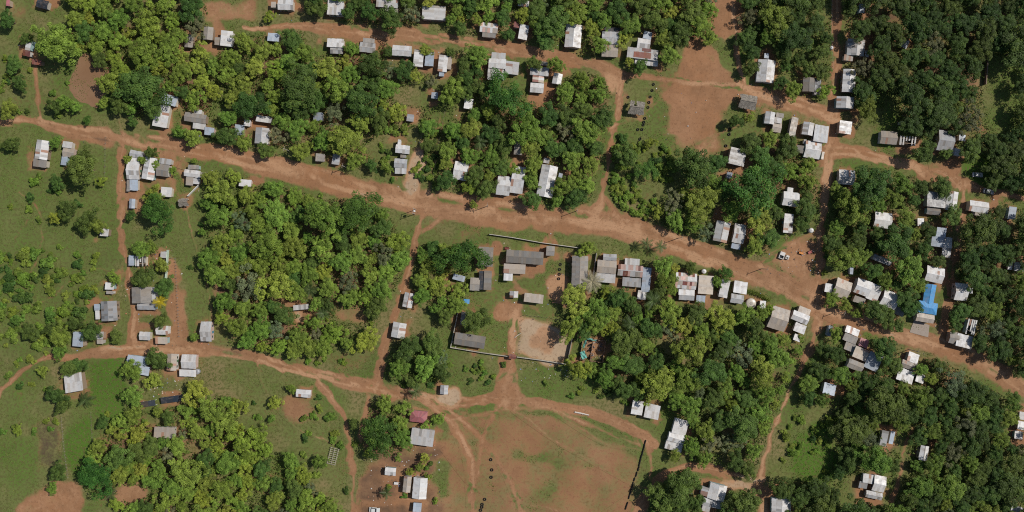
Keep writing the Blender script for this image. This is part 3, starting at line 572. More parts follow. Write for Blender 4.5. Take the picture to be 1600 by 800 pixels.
HOLES = [(1264,545,9,24),(1247,588,9,24),(1229,630,9,24),(1211,670,9,24),(1199,712,9,26),(690,200,7,30),(682,250,7,30),(675,285,7,20),
   # clearings inside the woods: ellipse cx cy rx ry
 (468,492,16,22),(550,496,36,20),(215,768,30,12),(345,748,18,9),(400,785,20,8),(300,700,16,8),(1058,285,34,13),(1020,300,30,14),(640,150,28,14),(690,180,28,14),(1388,180,20,45),(1560,150,34,70),(1530,262,26,26),(1045,545,14,22),(1160,520,14,14),
 (1267,692,50,64),(650,150,40,22),(615,225,34,30),(655,262,20,34),(985,290,40,60),(1025,275,40,40),(430,715,10,26),(445,760,6,25),(205,775,28,14),(255,655,30,14),(410,195,16,12),(590,235,22,25),(1310,625,18,14),(1400,690,16,14),
 (1415,720,10,60),(1385,780,26,14),(835,160,32,14),(650,215,10,30),(930,545,28,24),(1480,255,35,18),(1420,232,40,18),(1466,345,10,10),(1505,300,14,30),(1125,712,14,8),(1345,760,40,26),(250,610,40,24),(340,170,12,16),(1010,350,16,12)]
# single trees: x y radius tone(0 dark 1 mid 2 pale 3 very dark feathery)
TREES = """85 66 32 1;10 30 14 0;86 222 10 1;125 262 27 0;88 285 12 0;157 283 9 2;86 340 12 2;103 327 14 0;135 345 17 0;150 352 14 1;246 333 28 3;238 302 13 2;198 248 7 1;221 250 7 1;243 258 8 2;268 266 8 2;236 238 10 0;303 251 5 1;240 312 13 1;315 362 7 1;204 336 9 0;218 390 14 1;236 386 11 1;225 432 17 0;252 414 13 1;257 448 14 0;250 502 11 0;177 435 11 2;92 525 18 1;45 520 15 0;118 505 13 0;142 518 15 0;92 550 12 1;180 525 10 0;106 577 12 0;245 562 16 0;204 580 17 1;238 596 13 2;66 580 9 1;303 527 8 1;122 572 11 0;80 515 13 0
86 618 16 0;97 634 13 0;26 672 9 2;90 738 14 0;80 764 9 1;147 748 27 3;182 716 22 0;206 620 17 1;173 670 11 2;186 680 11 2;208 690 10 2;245 644 9 1;262 652 12 0;160 660 9 0;215 675 15 2;330 640 22 1;350 660 20 1
428 630 11 2;455 608 7 1;424 655 6 1;600 632 15 1;625 662 14 1;590 685 27 3;575 708 9 1;685 655 11 1;665 664 8 2;552 662 8 0;500 722 13 1;622 715 6 2;640 738 7 2;664 718 10 2;655 730 8 1;668 745 6 2
1065 760 28 0;1042 778 24 0;1165 785 24 0;1056 713 9 1;1170 737 12 0;1082 700 15 1;1100 718 14 1;1072 690 8 2;745 500 20 0;722 402 31 3;700 395 15 1;917 390 14 2;1036 415 15 1;1043 438 16 1;1055 420 8 2;1080 418 11 0;1135 427 13 3;1121 440 8 1;900 495 9 1;903 575 17 2;1050 455 10 1
1300 468 12 1;1321 477 11 1;1340 490 8 1;1368 485 18 0;1388 499 15 0;1404 510 11 0;1425 482 16 0;1418 465 15 0;1307 521 12 1;1384 546 19 0;1394 572 15 0;1440 578 11 1;1456 592 11 1;1502 490 16 0;1494 508 11 0;1240 141 14 1;1228 104 9 0;1291 141 12 2;1283 80 13 0;1264 108 11 0;1446 238 18 0;1520 232 17 0;1474 292 15 0;1490 338 14 0;1185 290 37 3;1011 266 16 3;980 244 17 0;1018 222 9 2;793 148 31 3;830 312 14 0;880 290 17 1;802 264 11 2;1150 190 11 0;1172 183 9 2;746 86 17 1;870 100 15 1;835 98 12 0;730 122 12 0;865 35 22 0;925 45 15 2;938 70 14 1;975 60 13 2;1040 62 14 1;1000 105 12 0;985 96 8 2;1095 40 18 1;1080 20 18 0
345 300 20 1;340 340 18 1;345 380 18 1;335 430 17 1;350 470 18 1;370 510 18 1;560 330 30 3;415 235 12 0;665 78 10 1;548 75 12 1;610 30 17 0;545 18 12 0;715 15 10 1;745 30 10 1;720 28 8 2;420 25 10 2;1480 240 9 0;1520 245 12 1;1205 484 9 2;1248 548 7 2;1238 565 7 2;1228 590 8 2;1220 610 7 2;1212 632 8 2;1203 655 7 2;1252 528 6 2
20 100 12 0;30 130 12 0;12 170 14 1;100 160 14 1;85 165 12 0;135 187 7 3;118 168 9 1;207 190 9 0;15 225 13 0;40 60 9 0;160 160 9 2;240 170 14 0;740 320 7 1;555 250 14 1;580 258 10 0;605 262 9 1;470 235 14 1;380 222 13 1;300 215 14 1;280 205 12 1"""
PALMS = "250 471 11 yellow;925 440 17 pale;1020 470 16 green;985 507 14 green;135 624 13 green;173 772 11 green;650 612 11 green;484 452 13 green;750 222 13 green;604 770 10 green;1010 380 10 green;1032 385 10 green;506 490 11 green"
SHRUB_ZONES = [  # polygon, count, radius range
 ([(0,380),(165,400),(165,470),(130,560),(0,570)],95,(4,13)),([(0,260),(180,270),(180,390),(0,400)],26,(3,9)),([(0,560),(110,590),(100,680),(0,690)],16,(3,7)),
 ([(120,640),(400,620),(420,690),(160,700)],22,(3,7)),([(440,600),(560,640),(550,780),(480,740)],30,(3,8)),([(520,470),(590,480),(560,580),(440,570)],22,(3,6)),
 ([(700,560),(795,570),(770,605),(620,605)],40,(3,6)),([(815,570),(960,600),(990,640),(860,612)],40,(3,6)),([(960,215),(1050,232),(1050,270),(1040,330),(1000,345),(958,320)],75,(4,10)),
 ([(1230,640),(1310,650),(1300,750),(1220,750)],28,(4,9)),([(570,715),(690,700),(690,790),(570,790)],26,(3,6)),([(290,300),(340,300),(340,540),(290,540)],8,(3,5)),
 ([(590,180),(690,190),(680,290),(600,280)],40,(4,8)),([(0,90),(110,100),(110,180),(0,180)],18,(4,7)),([(1290,380),(1300,440),(1285,450)],6,(3,6)),([(700,380),(890,390),(890,560),(710,540)],12,(2,4)),
 ([(1500,420),(1600,440),(1600,480),(1505,470)],16,(4,7)),([(350,270),(620,320),(620,345),(350,290)],18,(3,5))]
# ------------------------------------------------------------------ reading the tables
def parse_buildings():
    out = []
    for ln in BUILDINGS.strip().splitlines():
        head, *secs = ln.split(';')
        label, cat, name = head.split('|')
        ss = []
        for s in secs:
            a = s.split(); ss.append((*[float(q) for q in a[:5]], a[5], a[6]))
        out.append((label, cat, name, ss))
    return out
BLD = parse_buildings()
RDS = []
for ln in ROADS.strip().splitlines():
    nm, st, pts = ln.split('|')
    RDS.append((nm, float(st), np.array([[float(q) for q in p.split()] for p in pts.split(',')])))

def spline(P, step=5.0):
    out = []
    n = len(P)
    for i in range(n - 1):
        p0 = P[max(i - 1, 0)]; p1 = P[i]; p2 = P[i + 1]; p3 = P[min(i + 2, n - 1)]
        k = max(2, int(np.hypot(*(p2 - p1)[:2]) / step))
        for j in range(k):
            t = j / k
            out.append(0.5 * ((2 * p1) + (-p0 + p2) * t + (2 * p0 - 5 * p1 + 4 * p2 - p3) * t * t + (-p0 + 3 * p1 - 3 * p2 + p3) * t ** 3))
    out.append(P[-1]); out = np.array(out); out[:, 2] = np.maximum(out[:, 2], 2)
    return out
RSP = [spline(p) for _, _, p in RDS]

LAT = NP.random((256, 256))
def vnoise(x, y, sc, seed=0):
    x = x / sc + seed * 17.3; y = y / sc + seed * 9.1
    xi = np.floor(x).astype(int); yi = np.floor(y).astype(int); fx = x - xi; fy = y - yi
    fx = fx * fx * (3 - 2 * fx); fy = fy * fy * (3 - 2 * fy)
    a = LAT[xi % 256, yi % 256]; b = LAT[(xi + 1) % 256, yi % 256]; c = LAT[xi % 256, (yi + 1) % 256]; d = LAT[(xi + 1) % 256, (yi + 1) % 256]
    return (a * (1 - fx) + b * fx) * (1 - fy) + (c * (1 - fx) + d * fx) * fy
def fbm(x, y, sc, seed=0, o=3):
    s = 0; w = 0
    for i in range(o):
        s = s + vnoise(x, y, sc / 2 ** i, seed + i) / 2 ** i; w += 1 / 2 ** i
    return s / w

def inpoly(px, py, poly):
    r = np.zeros(np.shape(px), bool); n = len(poly)
    for i in range(n):
        x1, y1 = poly[i]; x2, y2 = poly[i - 1]
        c = (y1 > py) != (y2 > py)
        with np.errstate(divide='ignore', invalid='ignore'):
            xx = (x2 - x1) * (py - y1) / ((y2 - y1) if y2 != y1 else 1e-9) + x1
        r ^= c & (px < xx)
    return r

def blur(a, r):
    for ax in (0, 1):
        for _ in range(2):
            c = np.cumsum(np.pad(a, [(r + 1, r) if i == ax else (0, 0) for i in (0, 1)], mode='edge'), axis=ax)
            n = a.shape[ax]
            hi = np.take(c, range(2 * r + 1, n + 2 * r + 1), axis=ax); lo = np.take(c, range(0, n), axis=ax)
            a = (hi - lo) / (2 * r + 1)
    return a

# masks on a regular pixel grid, 2.5 px (0.62 m) apart
GX = np.arange(-80, 1681, 2.5); GY = np.arange(-80, 881, 2.5)
PX, PY = np.meshgrid(GX, GY, indexing='ij')
wx = PX + (fbm(PX, PY, 30, 1) - .5) * 16 + (fbm(PX, PY, 9, 4, 2) - .5) * 6
wy = PY + (fbm(PX, PY, 30, 2) - .5) * 16 + (fbm(PX, PY, 9, 7, 2) - .5) * 6
soil = .10 + .42 * (fbm(PX, PY, 90, 3) - .35) + .55 * (fbm(PX, PY, 26, 33) - .5)
track = np.zeros_like(soil); lush = .5 + .9 * (fbm(PX, PY, 60, 5) - .5); dark = np.zeros_like(soil)
wood = np.zeros_like(soil)
for _, poly, _, _, _ in WOODS:
    wood = np.maximum(wood, inpoly(wx, wy, poly).astype(float))
for cx, cy, rx, ry in HOLES:
    wood[((wx - cx) / rx) ** 2 + ((wy - cy) / ry) ** 2 < 1] *= .25
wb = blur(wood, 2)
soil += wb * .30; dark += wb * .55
for poly, a, b, c, d in PATCH:
    m = blur(inpoly(PX + (wx - PX) * 1.8, PY + (wy - PY) * 1.8, poly).astype(float), int(np.clip(math.sqrt((max(q[0] for q in poly) - min(q[0] for q in poly)) * (max(q[1] for q in poly) - min(q[1] for q in poly))) / 16, 2, 9)))
    m = m + (fbm(PX, PY, 32, 91) - .5) * 1.5 * np.clip(4 * m * (1 - m), 0, 1); m = np.clip((m - .12) / .76, 0, 1); m = m * m * (3 - 2 * m)
    soil += (a + .30 * (fbm(PX, PY, 34, 71) - .5) - soil) * m; track += (b - track) * m; lush += (c - lush) * m * .9; dark += (d - dark) * m
# swept earth round the houses
RECT = []          # every roof as a rectangle in pixels
for label, cat, name, ss in BLD:
    for (cx, cy, w, h, a, rf, c) in ss:
        RECT.append((cx, cy, w, h, R_(a)))
house = np.zeros_like(soil)
for cx, cy, w, h, a in RECT:
    i0, i1 = np.searchsorted(GX, (cx - w - h - 40, cx + w + h + 40)); j0, j1 = np.searchsorted(GY, (cy - w - h - 40, cy + w + h + 40))
    X = wx[i0:i1, j0:j1] - cx; Y = wy[i0:i1, j0:j1] - cy
    u = np.abs(X * math.cos(a) + Y * math.sin(a)) - w / 2; v = np.abs(-X * math.sin(a) + Y * math.cos(a)) - h / 2
    d = np.hypot(np.maximum(u, 0), np.maximum(v, 0))
    d = d + (fbm(PX[i0:i1, j0:j1], PY[i0:i1, j0:j1], 24, 14, 3) - .5) * 34
    house[i0:i1, j0:j1] = np.maximum(house[i0:i1, j0:j1], np.clip(1 - (d - 2) / 15, 0, 1))
house *= np.clip(-.15 + 1.9 * fbm(PX, PY, 26, 9), 0, 1)
soil = np.maximum(soil, house * .72); dark = np.maximum(dark * (1 - house * .5), house * .22)
# roads
road = np.zeros_like(soil); wheel = np.zeros_like(soil); rut = np.zeros_like(soil)
for ri, ((nm, st, _), sp) in enumerate(zip(RDS, RSP)):
    arc = np.concatenate([[0], np.cumsum(np.hypot(*np.diff(sp[:, :2], axis=0).T))])
    for k in range(0, len(sp) - 1):
        ax, ay, aw = sp[k]; bx, by, bw = sp[k + 1]
        R = max(aw, bw) * .5 + 14
        i0, i1 = np.searchsorted(GX, (min(ax, bx) - R, max(ax, bx) + R)); j0, j1 = np.searchsorted(GY, (min(ay, by) - R, max(ay, by) + R))
        if i1 <= i0 or j1 <= j0: continue
        f = .75
        X = PX[i0:i1, j0:j1] * (1 - f) + wx[i0:i1, j0:j1] * f; Y = PY[i0:i1, j0:j1] * (1 - f) + wy[i0:i1, j0:j1] * f
        dx, dy = bx - ax, by - ay; L2 = dx * dx + dy * dy + 1e-9
        t = np.clip(((X - ax) * dx + (Y - ay) * dy) / L2, 0, 1)
        d = np.hypot(X - ax - t * dx, Y - ay - t * dy); sd_ = (dx * (Y - ay) - dy * (X - ax)) / math.sqrt(L2)
        hw = (aw + (bw - aw) * t) / 2
        v = np.clip((hw * 1.0 + 3 - d) / (hw * .3 + 3.5), 0, 1) * st
        st_ = fbm((sd_ + 500) * 1.0, (arc[k] + t * math.sqrt(L2)) * .09 + ri * 37, 5.5, 80 + ri, 2) - .5
        rut[i0:i1, j0:j1] = np.where(v > road[i0:i1, j0:j1], st_ * v, rut[i0:i1, j0:j1])
        road[i0:i1, j0:j1] = np.maximum(road[i0:i1, j0:j1], v)
        c = np.minimum(np.abs(np.abs(sd_ + hw * .12) - np.where(hw > 9, hw * .42, 0)), np.abs(sd_ - hw * .15) + np.where(hw > 12, 0, 99))
        wv = np.clip(1.25 - c / np.maximum(2.2, hw * .16), 0, 1) * (d < hw) * st
        wheel[i0:i1, j0:j1] = np.maximum(wheel[i0:i1, j0:j1], wv)
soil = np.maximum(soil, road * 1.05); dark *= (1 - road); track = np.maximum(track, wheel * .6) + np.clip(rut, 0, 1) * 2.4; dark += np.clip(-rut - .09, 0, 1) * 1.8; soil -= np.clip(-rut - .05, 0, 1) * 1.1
# green strips left between the wheel marks of the wide street
verge = np.clip((fbm(PX * .45 + PY * .1, PY * 2.4 - PX * .55, 34, 12) - .53) * 7, 0, 1) * (road > .5)
soil -= verge * .68 * np.clip(1 - wheel * 1.6, 0, 1)
COVER = np.stack([soil, np.clip(track, 0, 2), lush, np.clip(dark, 0, 1)], axis=-1).astype(np.float32)

def sample(px, py, arr):
    i = np.clip((np.asarray(px) - GX[0]) / 2.5, 0, len(GX) - 1.001); j = np.clip((np.asarray(py) - GY[0]) / 2.5, 0, len(GY) - 1.001)
    i0 = i.astype(int); j0 = j.astype(int); fi = (i - i0); fj = (j - j0)
    if arr.ndim == 3: fi = fi[..., None]; fj = fj[..., None]
    return (arr[i0, j0] * (1 - fi) + arr[i0 + 1, j0] * fi) * (1 - fj) + (arr[i0, j0 + 1] * (1 - fi) + arr[i0 + 1, j0 + 1] * fi) * fj

def build_ground():
    far = [160, 400, 1000, 2500, 6000, 14000]
    gx = np.concatenate([[-80 - f for f in far[::-1]], GX, [GX[-1] + f for f in far]])
    gy = np.concatenate([[-80 - f for f in far[::-1]], GY, [GY[-1] + f for f in far]])
    X, Y = np.meshgrid(gx, gy, indexing='ij')
    V = np.stack([(X - 800) * S, (400 - Y) * S, np.zeros_like(X)], -1).reshape(-1, 3)
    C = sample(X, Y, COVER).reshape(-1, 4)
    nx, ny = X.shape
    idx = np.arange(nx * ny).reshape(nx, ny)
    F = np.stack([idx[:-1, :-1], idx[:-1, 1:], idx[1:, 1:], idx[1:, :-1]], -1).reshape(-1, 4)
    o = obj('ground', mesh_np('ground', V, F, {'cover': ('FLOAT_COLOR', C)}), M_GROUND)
    tag(o, 'grassy village ground with bare red earth patches', None, None, 'structure')
build_ground()

def strip(name, sp, z, wide=1.3):
    n = len(sp); T = np.gradient(sp[:, :2], axis=0); T /= np.linalg.norm(T, axis=1)[:, None] + 1e-9
    Nn = np.stack([-T[:, 1], T[:, 0]], -1); m = 9
    u = np.linspace(-.5, .5, m) * wide
    P = sp[:, None, :2] + Nn[:, None, :] * (u[None, :, None] * (sp[:, 2] + 3)[:, None, None])
    wob = 1 + .18 * (fbm(P[..., 0], P[..., 1], 14, 21, 2) - .5)
    P = sp[:, None, :2] + (P - sp[:, None, :2]) * wob[..., None]
    zz = np.full(P.shape[:2], z)
    V = np.stack([(P[..., 0] - 800) * S, (400 - P[..., 1]) * S, zz], -1).reshape(-1, 3)
    C = sample(P[..., 0], P[..., 1], COVER).reshape(-1, 4)
    idx = np.arange(n * m).reshape(n, m)
    F = np.stack([idx[:-1, :-1], idx[1:, :-1], idx[1:, 1:], idx[:-1, 1:]], -1).reshape(-1, 4)
    return mesh_np(name, V, F, {'cover': ('FLOAT_COLOR', C)})
ROAD_LABEL = {'main_street': 'wide red earth main street crossing the village', 'top_street': 'earth street along the upper row of houses',
  'right_lane': 'straight earth lane running down the right side', 'lower_street': 'curving earth street along the lower left',
  'left_lane': 'narrow earth lane between the left houses', 'central_lane': 'earth lane beside the big left wood', 'loop_road': 'curving earth road at the bottom'}
for i, ((nm, st, _), sp) in enumerate(zip(RDS, RSP)):
    o = obj(nm, strip(nm, sp, 0.012 + .002 * i), M_GROUND)
    tag(o, ROAD_LABEL.get(nm, 'bare earth ' + nm.replace('_', ' ') + ' worn into the ground'), None, None, 'structure')

# muddy pond on the upper left, its water the colour of the clay
def pond():
    m, n, l, bs = new_mat('muddy_water')
    pos = N(n, 'ShaderNodeNewGeometry').outputs['Position']
    a = noise(n, l, pos, .12, 5); b = noise(n, l, pos, 1.4, 5, .7)
    c = mix(n, l, smooth(n, l, a, .35, .7), (.215, .122, .066), (.250, .150, .085))
    c = mix(n, l, smooth(n, l, b, .66, .72, 0, .6), c, (.09, .075, .03))
    l.new(c, bs.inputs['Base Color']); bs.inputs['Roughness'].default_value = .45; bs.inputs['Specular IOR Level'].default_value = .3
    P = [(127,86),(140,83),(152,88),(160,100),(171,108),(166,125),(168,145),(158,152),(152,168),(140,164),(122,157),(112,145),(107,132),(114,115),(121,100)]
    Q = []
    for i in range(len(P)):
        p0, p1, p2, p3 = [np.array(P[(i + k) % len(P)], float) for k in (-1, 0, 1, 2)]
        for j in range(5):
            t = j / 5; q = .5 * ((2 * p1) + (-p0 + p2) * t + (2 * p0 - 5 * p1 + 4 * p2 - p3) * t * t + (-p0 + 3 * p1 - 3 * p2 + p3) * t ** 3)
            Q.append(q + np.array([rnd.uniform(-1, 1), rnd.uniform(-1, 1)]))
    V = [((x - 800) * S, (400 - y) * S, .02) for x, y in Q]
    tag(obj('pond', mesh_np('pond', V, [tuple(range(len(V)))[::-1]]), m), 'brown muddy pond below the large olive tree', None, None, 'structure')
pond()
# ------------------------------------------------------------------ buildings
TINT = {'W': (.575, .57, .56), 'Z': (.38, .385, .39), 'B': (.36, .41, .47), 'G': (.30, .275, .245), 'T': (.41, .355, .295), 'R': (.20, .075, .055),
        'L': (.085, .29, .56), 'P': (.42, .15, .16), 'K': (.055, .055, .06), 'H': (.27, .245, .21), 'S': (.55, .47, .41)}
WALLC = [(.55, .50, .42), (.42, .33, .25), (.60, .58, .54), (.35, .24, .17), (.50, .38, .33), (.30, .42, .42), (.46, .44, .40), (.28, .21, .15)]
AGE = [1.0]
def sheet_tint(c, r):
    b = TINT[c]
    if c == 'S':
        q = r.random(); b = TINT['R'] if q < .16 else (.60, .40, .34) if q < .42 else TINT['W'] if q < .72 else TINT['T']
    elif c in 'WZ' and r.random() < .16:
        kk = r.uniform(.55, .85); b = (b[0] * kk * 1.04, b[1] * kk, b[2] * kk * .95)
    if c in 'WT' and r.random() < .035: b = (.36, .21, .15)
    k = r.uniform(.88, 1.09) * AGE[0]; s = r.uniform(-.012, .012)
    return (min(b[0] * k + s, .8), min(b[1] * k, .8), min(b[2] * k - s, .8))

def roof_slope(mb, e0, e1, r0, r1, col, r, th=.035, sheet=.95):
    """sheets laid side by side from eave e0-e1 up to ridge r0-r1"""
    e0, e1, r0, r1 = map(Vector, (e0, e1, r0, r1))
    L = (e1 - e0).length; n = max(2, int(round(L / sheet)))
    D = ((r0 + r1) / 2 - (e0 + e1) / 2).length; rows = 2 if D > 3.0 else 1
    up = (e1 - e0).cross(r0 - e0 if (r0 - e0).length > .01 else r1 - e0).normalized()
    if up.z < 0: up = -up
    for j in range(rows):
        v0, v1 = j / rows, (j + 1) / rows
        if j: v0 -= .15 / D
        for i in range(n):
            a, b = i / n, (i + 1) / n
            lap = .05 / L
            b2 = min(1, b + lap)
            E = lambda t, v: (e0.lerp(e1, t)).lerp(r0.lerp(r1, t), v)
            off = up * (.014 * (i % 2) + .018 * j + r.uniform(0, .006))
            jag = r.uniform(-.06, .06) / max(D, 1) if j == 0 else 0
            p = [E(a, v0 + jag), E(b2, v0 + jag), E(b2, v1), E(a, v1)]
            p = [q + off for q in p]
            mb.hexa([*p, *[q + up * th for q in p]], sheet_tint(col, r))

def section(root, base, sec, eave, r, idx, main_plane=None):
    cx, cy, w, h, ang, rf, col = sec
    k0 = (H - eave - .3) / H
    X0, Y0 = world(cx, cy, eave + .3)
    w *= S * k0; h *= S * k0; A = -R_(ang); ca, sa = math.cos(A), math.sin(A)
    def P(u, v, z): return (X0 - base[0] + u * ca - v * sa, Y0 - base[1] + u * sa + v * ca, z)
    hw, hh = w / 2, h / 2
    mat = M_TILE if col == 'G' else M_SHEET
    oh = min(.3, .08 * min(w, h) + .08)
    wc = r.choice(WALLC); kw = r.uniform(.85, 1.1); wc = tuple(q * kw for q in wc)
    iu, iv = hw - oh - .01 * idx, hh - oh - .013 * idx
    if rf in ('gx', 'gy'):
        half = hh if rf == 'gx' else hw
        rise = half * r.uniform(.27, .36) + .06
        def zf(u, v): return eave + rise * (1 - abs(v if rf == 'gx' else u) / half)
        mbs = []
        for sgn in (-1, 1):
            mb = MB()
            if rf == 'gx': roof_slope(mb, P(-hw, sgn * hh, eave), P(hw, sgn * hh, eave), P(-hw, 0, eave + rise), P(hw, 0, eave + rise), col, r)
            else: roof_slope(mb, P(sgn * hw, -hh, eave), P(sgn * hw, hh, eave), P(0, -hh, eave + rise), P(0, hh, eave + rise), col, r)
            mb.build('roof_slope', mat, root)
        mb = MB(); z = eave + rise + .085; t = sheet_tint(col if col != 'S' else 'W', r)
        if rf == 'gx': a, b, o1 = P(-hw - .03, 0, z), P(hw + .03, 0, z), lambda s: (P(-hw - .03, s * .17, z - .05), P(hw + .03, s * .17, z - .05))
        else: a, b, o1 = P(0, -hh - .03, z), P(0, hh + .03, z), lambda s: (P(s * .17, -hh - .03, z - .05), P(s * .17, hh + .03, z - .05))
        c1, d1 = o1(-1); c2, d2 = o1(1)
        mb.add([a, b, c1, d1, c2, d2], [(0, 1, 3, 2), (1, 0, 4, 5)], t)
        mb.build('ridge_cap', mat, root)
        # wall with gable ends
        mb = MB(); zt = -.07
        if rf == 'gx': pts = [(-iu, -iv), (iu, -iv), (iu, 0), (iu, iv), (-iu, iv), (-iu, 0)]
        else: pts = [(-iu, -iv), (0, -iv), (iu, -iv), (iu, iv), (0, iv), (-iu, iv)]
        vs = [P(u, v, 0) for u, v in pts] + [P(u, v, zf(u, v) + zt) for u, v in pts]
        mb.add(vs, [(i, (i + 1) % 6, 6 + (i + 1) % 6, 6 + i) for i in range(6)], wc)
        mb.build('wall', M_WALL, root)
    elif rf in ('sn', 'ss', 'se', 'sw'):
        span = h if rf in ('sn', 'ss') else w
        rise = min(.9, span * r.uniform(.09, .15))
        d = {'sn': (0, 1), 'ss': (0, -1), 'se': (1, 0), 'sw': (-1, 0)}[rf]
        def zf(u, v): return eave + rise * (.5 - (d[0] * u / w + d[1] * v / h))
        mb = MB()
        if d[1]: e = [(-hw, d[1] * hh), (hw, d[1] * hh)]; t = [(-hw, -d[1] * hh), (hw, -d[1] * hh)]
        else: e = [(d[0] * hw, -hh), (d[0] * hw, hh)]; t = [(-d[0] * hw, -hh), (-d[0] * hw, hh)]
        q = [P(u, v, zf(u, v)) for u, v in e + t]
        roof_slope(mb, *q, col, r); mb.build('roof_slope', mat, root)
        mb = MB(); pts = [(-iu, -iv), (iu, -iv), (iu, iv), (-iu, iv)]
        mb.add([P(u, v, 0) for u, v in pts] + [P(u, v, zf(u, v) - .07) for u, v in pts], [(i, (i + 1) % 4, 4 + (i + 1) % 4, 4 + i) for i in range(4)], wc)
        mb.build('wall', M_WALL, root)
    elif rf == 'pn':      # rusty sheets lying on the first roof of the house
        mb = MB(); u = [P(-hw, hh, 0), P(hw, hh, 0), P(-hw, -hh, 0), P(hw, -hh, 0)]
        roof_slope(mb, *[(p[0], p[1], main_plane(p) + .09) for p in u], col, r)
        mb.build('roof_patch', M_SHEET, root); return None
    elif rf == 'hp':
        rise = min(hw, hh) * .42; rl = max(.3, max(hw, hh) - min(hw, hh))
        a, b = ((-rl, 0), (rl, 0)) if hw >= hh else ((0, -rl), (0, rl))
        zr = eave + rise
        C = [(-hw, -hh), (hw, -hh), (hw, hh), (-hw, hh)]
        for i in range(4):
            e0, e1 = C[i], C[(i + 1) % 4]
            near = lambda e: a if (e[0] - a[0]) ** 2 + (e[1] - a[1]) ** 2 < (e[0] - b[0]) ** 2 + (e[1] - b[1]) ** 2 else b
            mb = MB(); roof_slope(mb, P(*e0, eave), P(*e1, eave), P(*near(e0), zr), P(*near(e1), zr), col, r)
            mb.build('roof_slope', mat, root)
        def zf(u, v): return eave
        mb = MB(); pts = [(-iu, -iv), (iu, -iv), (iu, iv), (-iu, iv)]
        mb.add([P(u, v, 0) for u, v in pts] + [P(u, v, eave - .02) for u, v in pts], [(i, (i + 1) % 4, 4 + (i + 1) % 4, 4 + i) for i in range(4)], wc)
        mb.build('wall', M_WALL, root)
    elif rf == 'fl':
        mb = MB(); e = eave - .2
        zf = None
        roof_slope(mb, P(-hw, -hh, e), P(hw, -hh, e), P(-hw, hh, e + .18), P(hw, hh, e + .18), col, r, sheet=2.2)
        mb.build('roof_slope', M_SHEET, root)
        for u in (-hw + .2, 0, hw - .2):
            for v in (-hh + .2, hh - .2):
                mb = MB(); mb.tube(P(u, v, 0), P(u, v, e - .01 + .18 * (v + hh) / h), .06, .05); mb.build('post', M_WOOD, root)
        return None
    elif rf == 'la':
        mb = MB(); pts = [(-iu, -iv), (iu, -iv), (iu, iv), (-iu, iv)]
        mb.add([P(u, v, 0) for u, v in pts] + [P(u, v, eave - .15) for u, v in pts], [(i, (i + 1) % 4, 4 + (i + 1) % 4, 4 + i) for i in range(4)], wc)
        mb.build('wall', M_WALL, root)
        mb = MB(); pts = [(-iu, -iv), (iu, -iv), (iu, iv), (-iu, iv)]
        mb.add([P(u * .98, v * .98, .06) for u, v in pts], [(0, 1, 2, 3)], (.10, .08, .065)); mb.build('floor', M_WALL, root)
        n = max(5, int(w / 1.0))
        for i in range(n):
            u = -hw + (i + .5) * w / n; ww = .52 if r.random() < .85 else .8
            mb = MB(); lo = 0 if r.random() < .75 else r.uniform(.2, .6) * h
            p = [P(u - ww / 2, -hh + lo, eave), P(u + ww / 2, -hh + lo, eave), P(u + ww / 2, hh, eave + .25), P(u - ww / 2, hh, eave + .25)]
            mb.hexa([*p, *[(a, b, c + .05) for a, b, c in p]], sheet_tint('W', r)); mb.build('slat', M_SHEET, root)
        for v in (-hh * .5, hh * .45):
            mb = MB(); p = [P(-hw, v - .12, eave - .12), P(hw, v - .12, eave - .12), P(hw, v + .12, eave - .12), P(-hw, v + .12, eave - .12)]
            mb.hexa([*p, *[(a, b, c + .1) for a, b, c in p]], (.3, .22, .16)); mb.build('beam', M_WOOD, root)
        return None
    elif rf == 'ru':
        r2 = random.Random(8)
        for (a, b) in (((-hw, -hh), (hw, -hh)), ((hw, -hh), (hw, hh)), ((hw, hh), (-hw, hh)), ((-hw, hh), (-hw, -hh)), ((-hw * .1, -hh + .3), (-hw * .1, hh * .6))):
            mb = MB(); n = 9; L = math.hypot(b[0] - a[0], b[1] - a[1])
            for i in range(n):
                t0, t1 = (i + .02) / n, (i + 1) / n
                z = r2.uniform(.7, 2.4) if i not in (3,) else .3
                u0, v0 = a[0] + (b[0] - a[0]) * t0, a[1] + (b[1] - a[1]) * t0; u1, v1 = a[0] + (b[0] - a[0]) * t1, a[1] + (b[1] - a[1]) * t1
                dx, dy = (b[1] - a[1]) / L * .09, -(b[0] - a[0]) / L * .09
                mb.hexa([P(u0 - dx, v0 - dy, 0), P(u1 - dx, v1 - dy, 0), P(u1 + dx, v1 + dy, 0), P(u0 + dx, v0 + dy, 0)][::1] +
                        [P(u0 - dx, v0 - dy, z), P(u1 - dx, v1 - dy, z), P(u1 + dx, v1 + dy, z), P(u0 + dx, v0 + dy, z)], (.32, .2, .14))
            mb.build('wall', M_WALL, root)
        for (u, v, ww, hh2, an) in ((-hw * .78, -hh * .55, 2.0, 3.0, .5), (-hw * .35, hh * 1.0, 4.6, .7, -.1), (-hw * .8, hh * .5, .7, 3.2, -.2)):
            mb = MB(); n = 7; vs = []; c, s_ = math.cos(an), math.sin(an)
            for i in range(n):
                for j in range(n):
                    x, y = (i / (n - 1) - .5) * ww, (j / (n - 1) - .5) * hh2
                    vs.append(P(u + x * c - y * s_, v + x * s_ + y * c, 1.9 + .25 * math.sin(i * 1.7 + j) + r2.uniform(-.1, .1)))
            mb.add(vs, [(i * n + j, (i + 1) * n + j, (i + 1) * n + j + 1, i * n + j + 1) for i in range(n - 1) for j in range(n - 1)], (.16, .42, .36))
            mb.build('tarpaulin', M_PAINT, root)
        mb = MB()
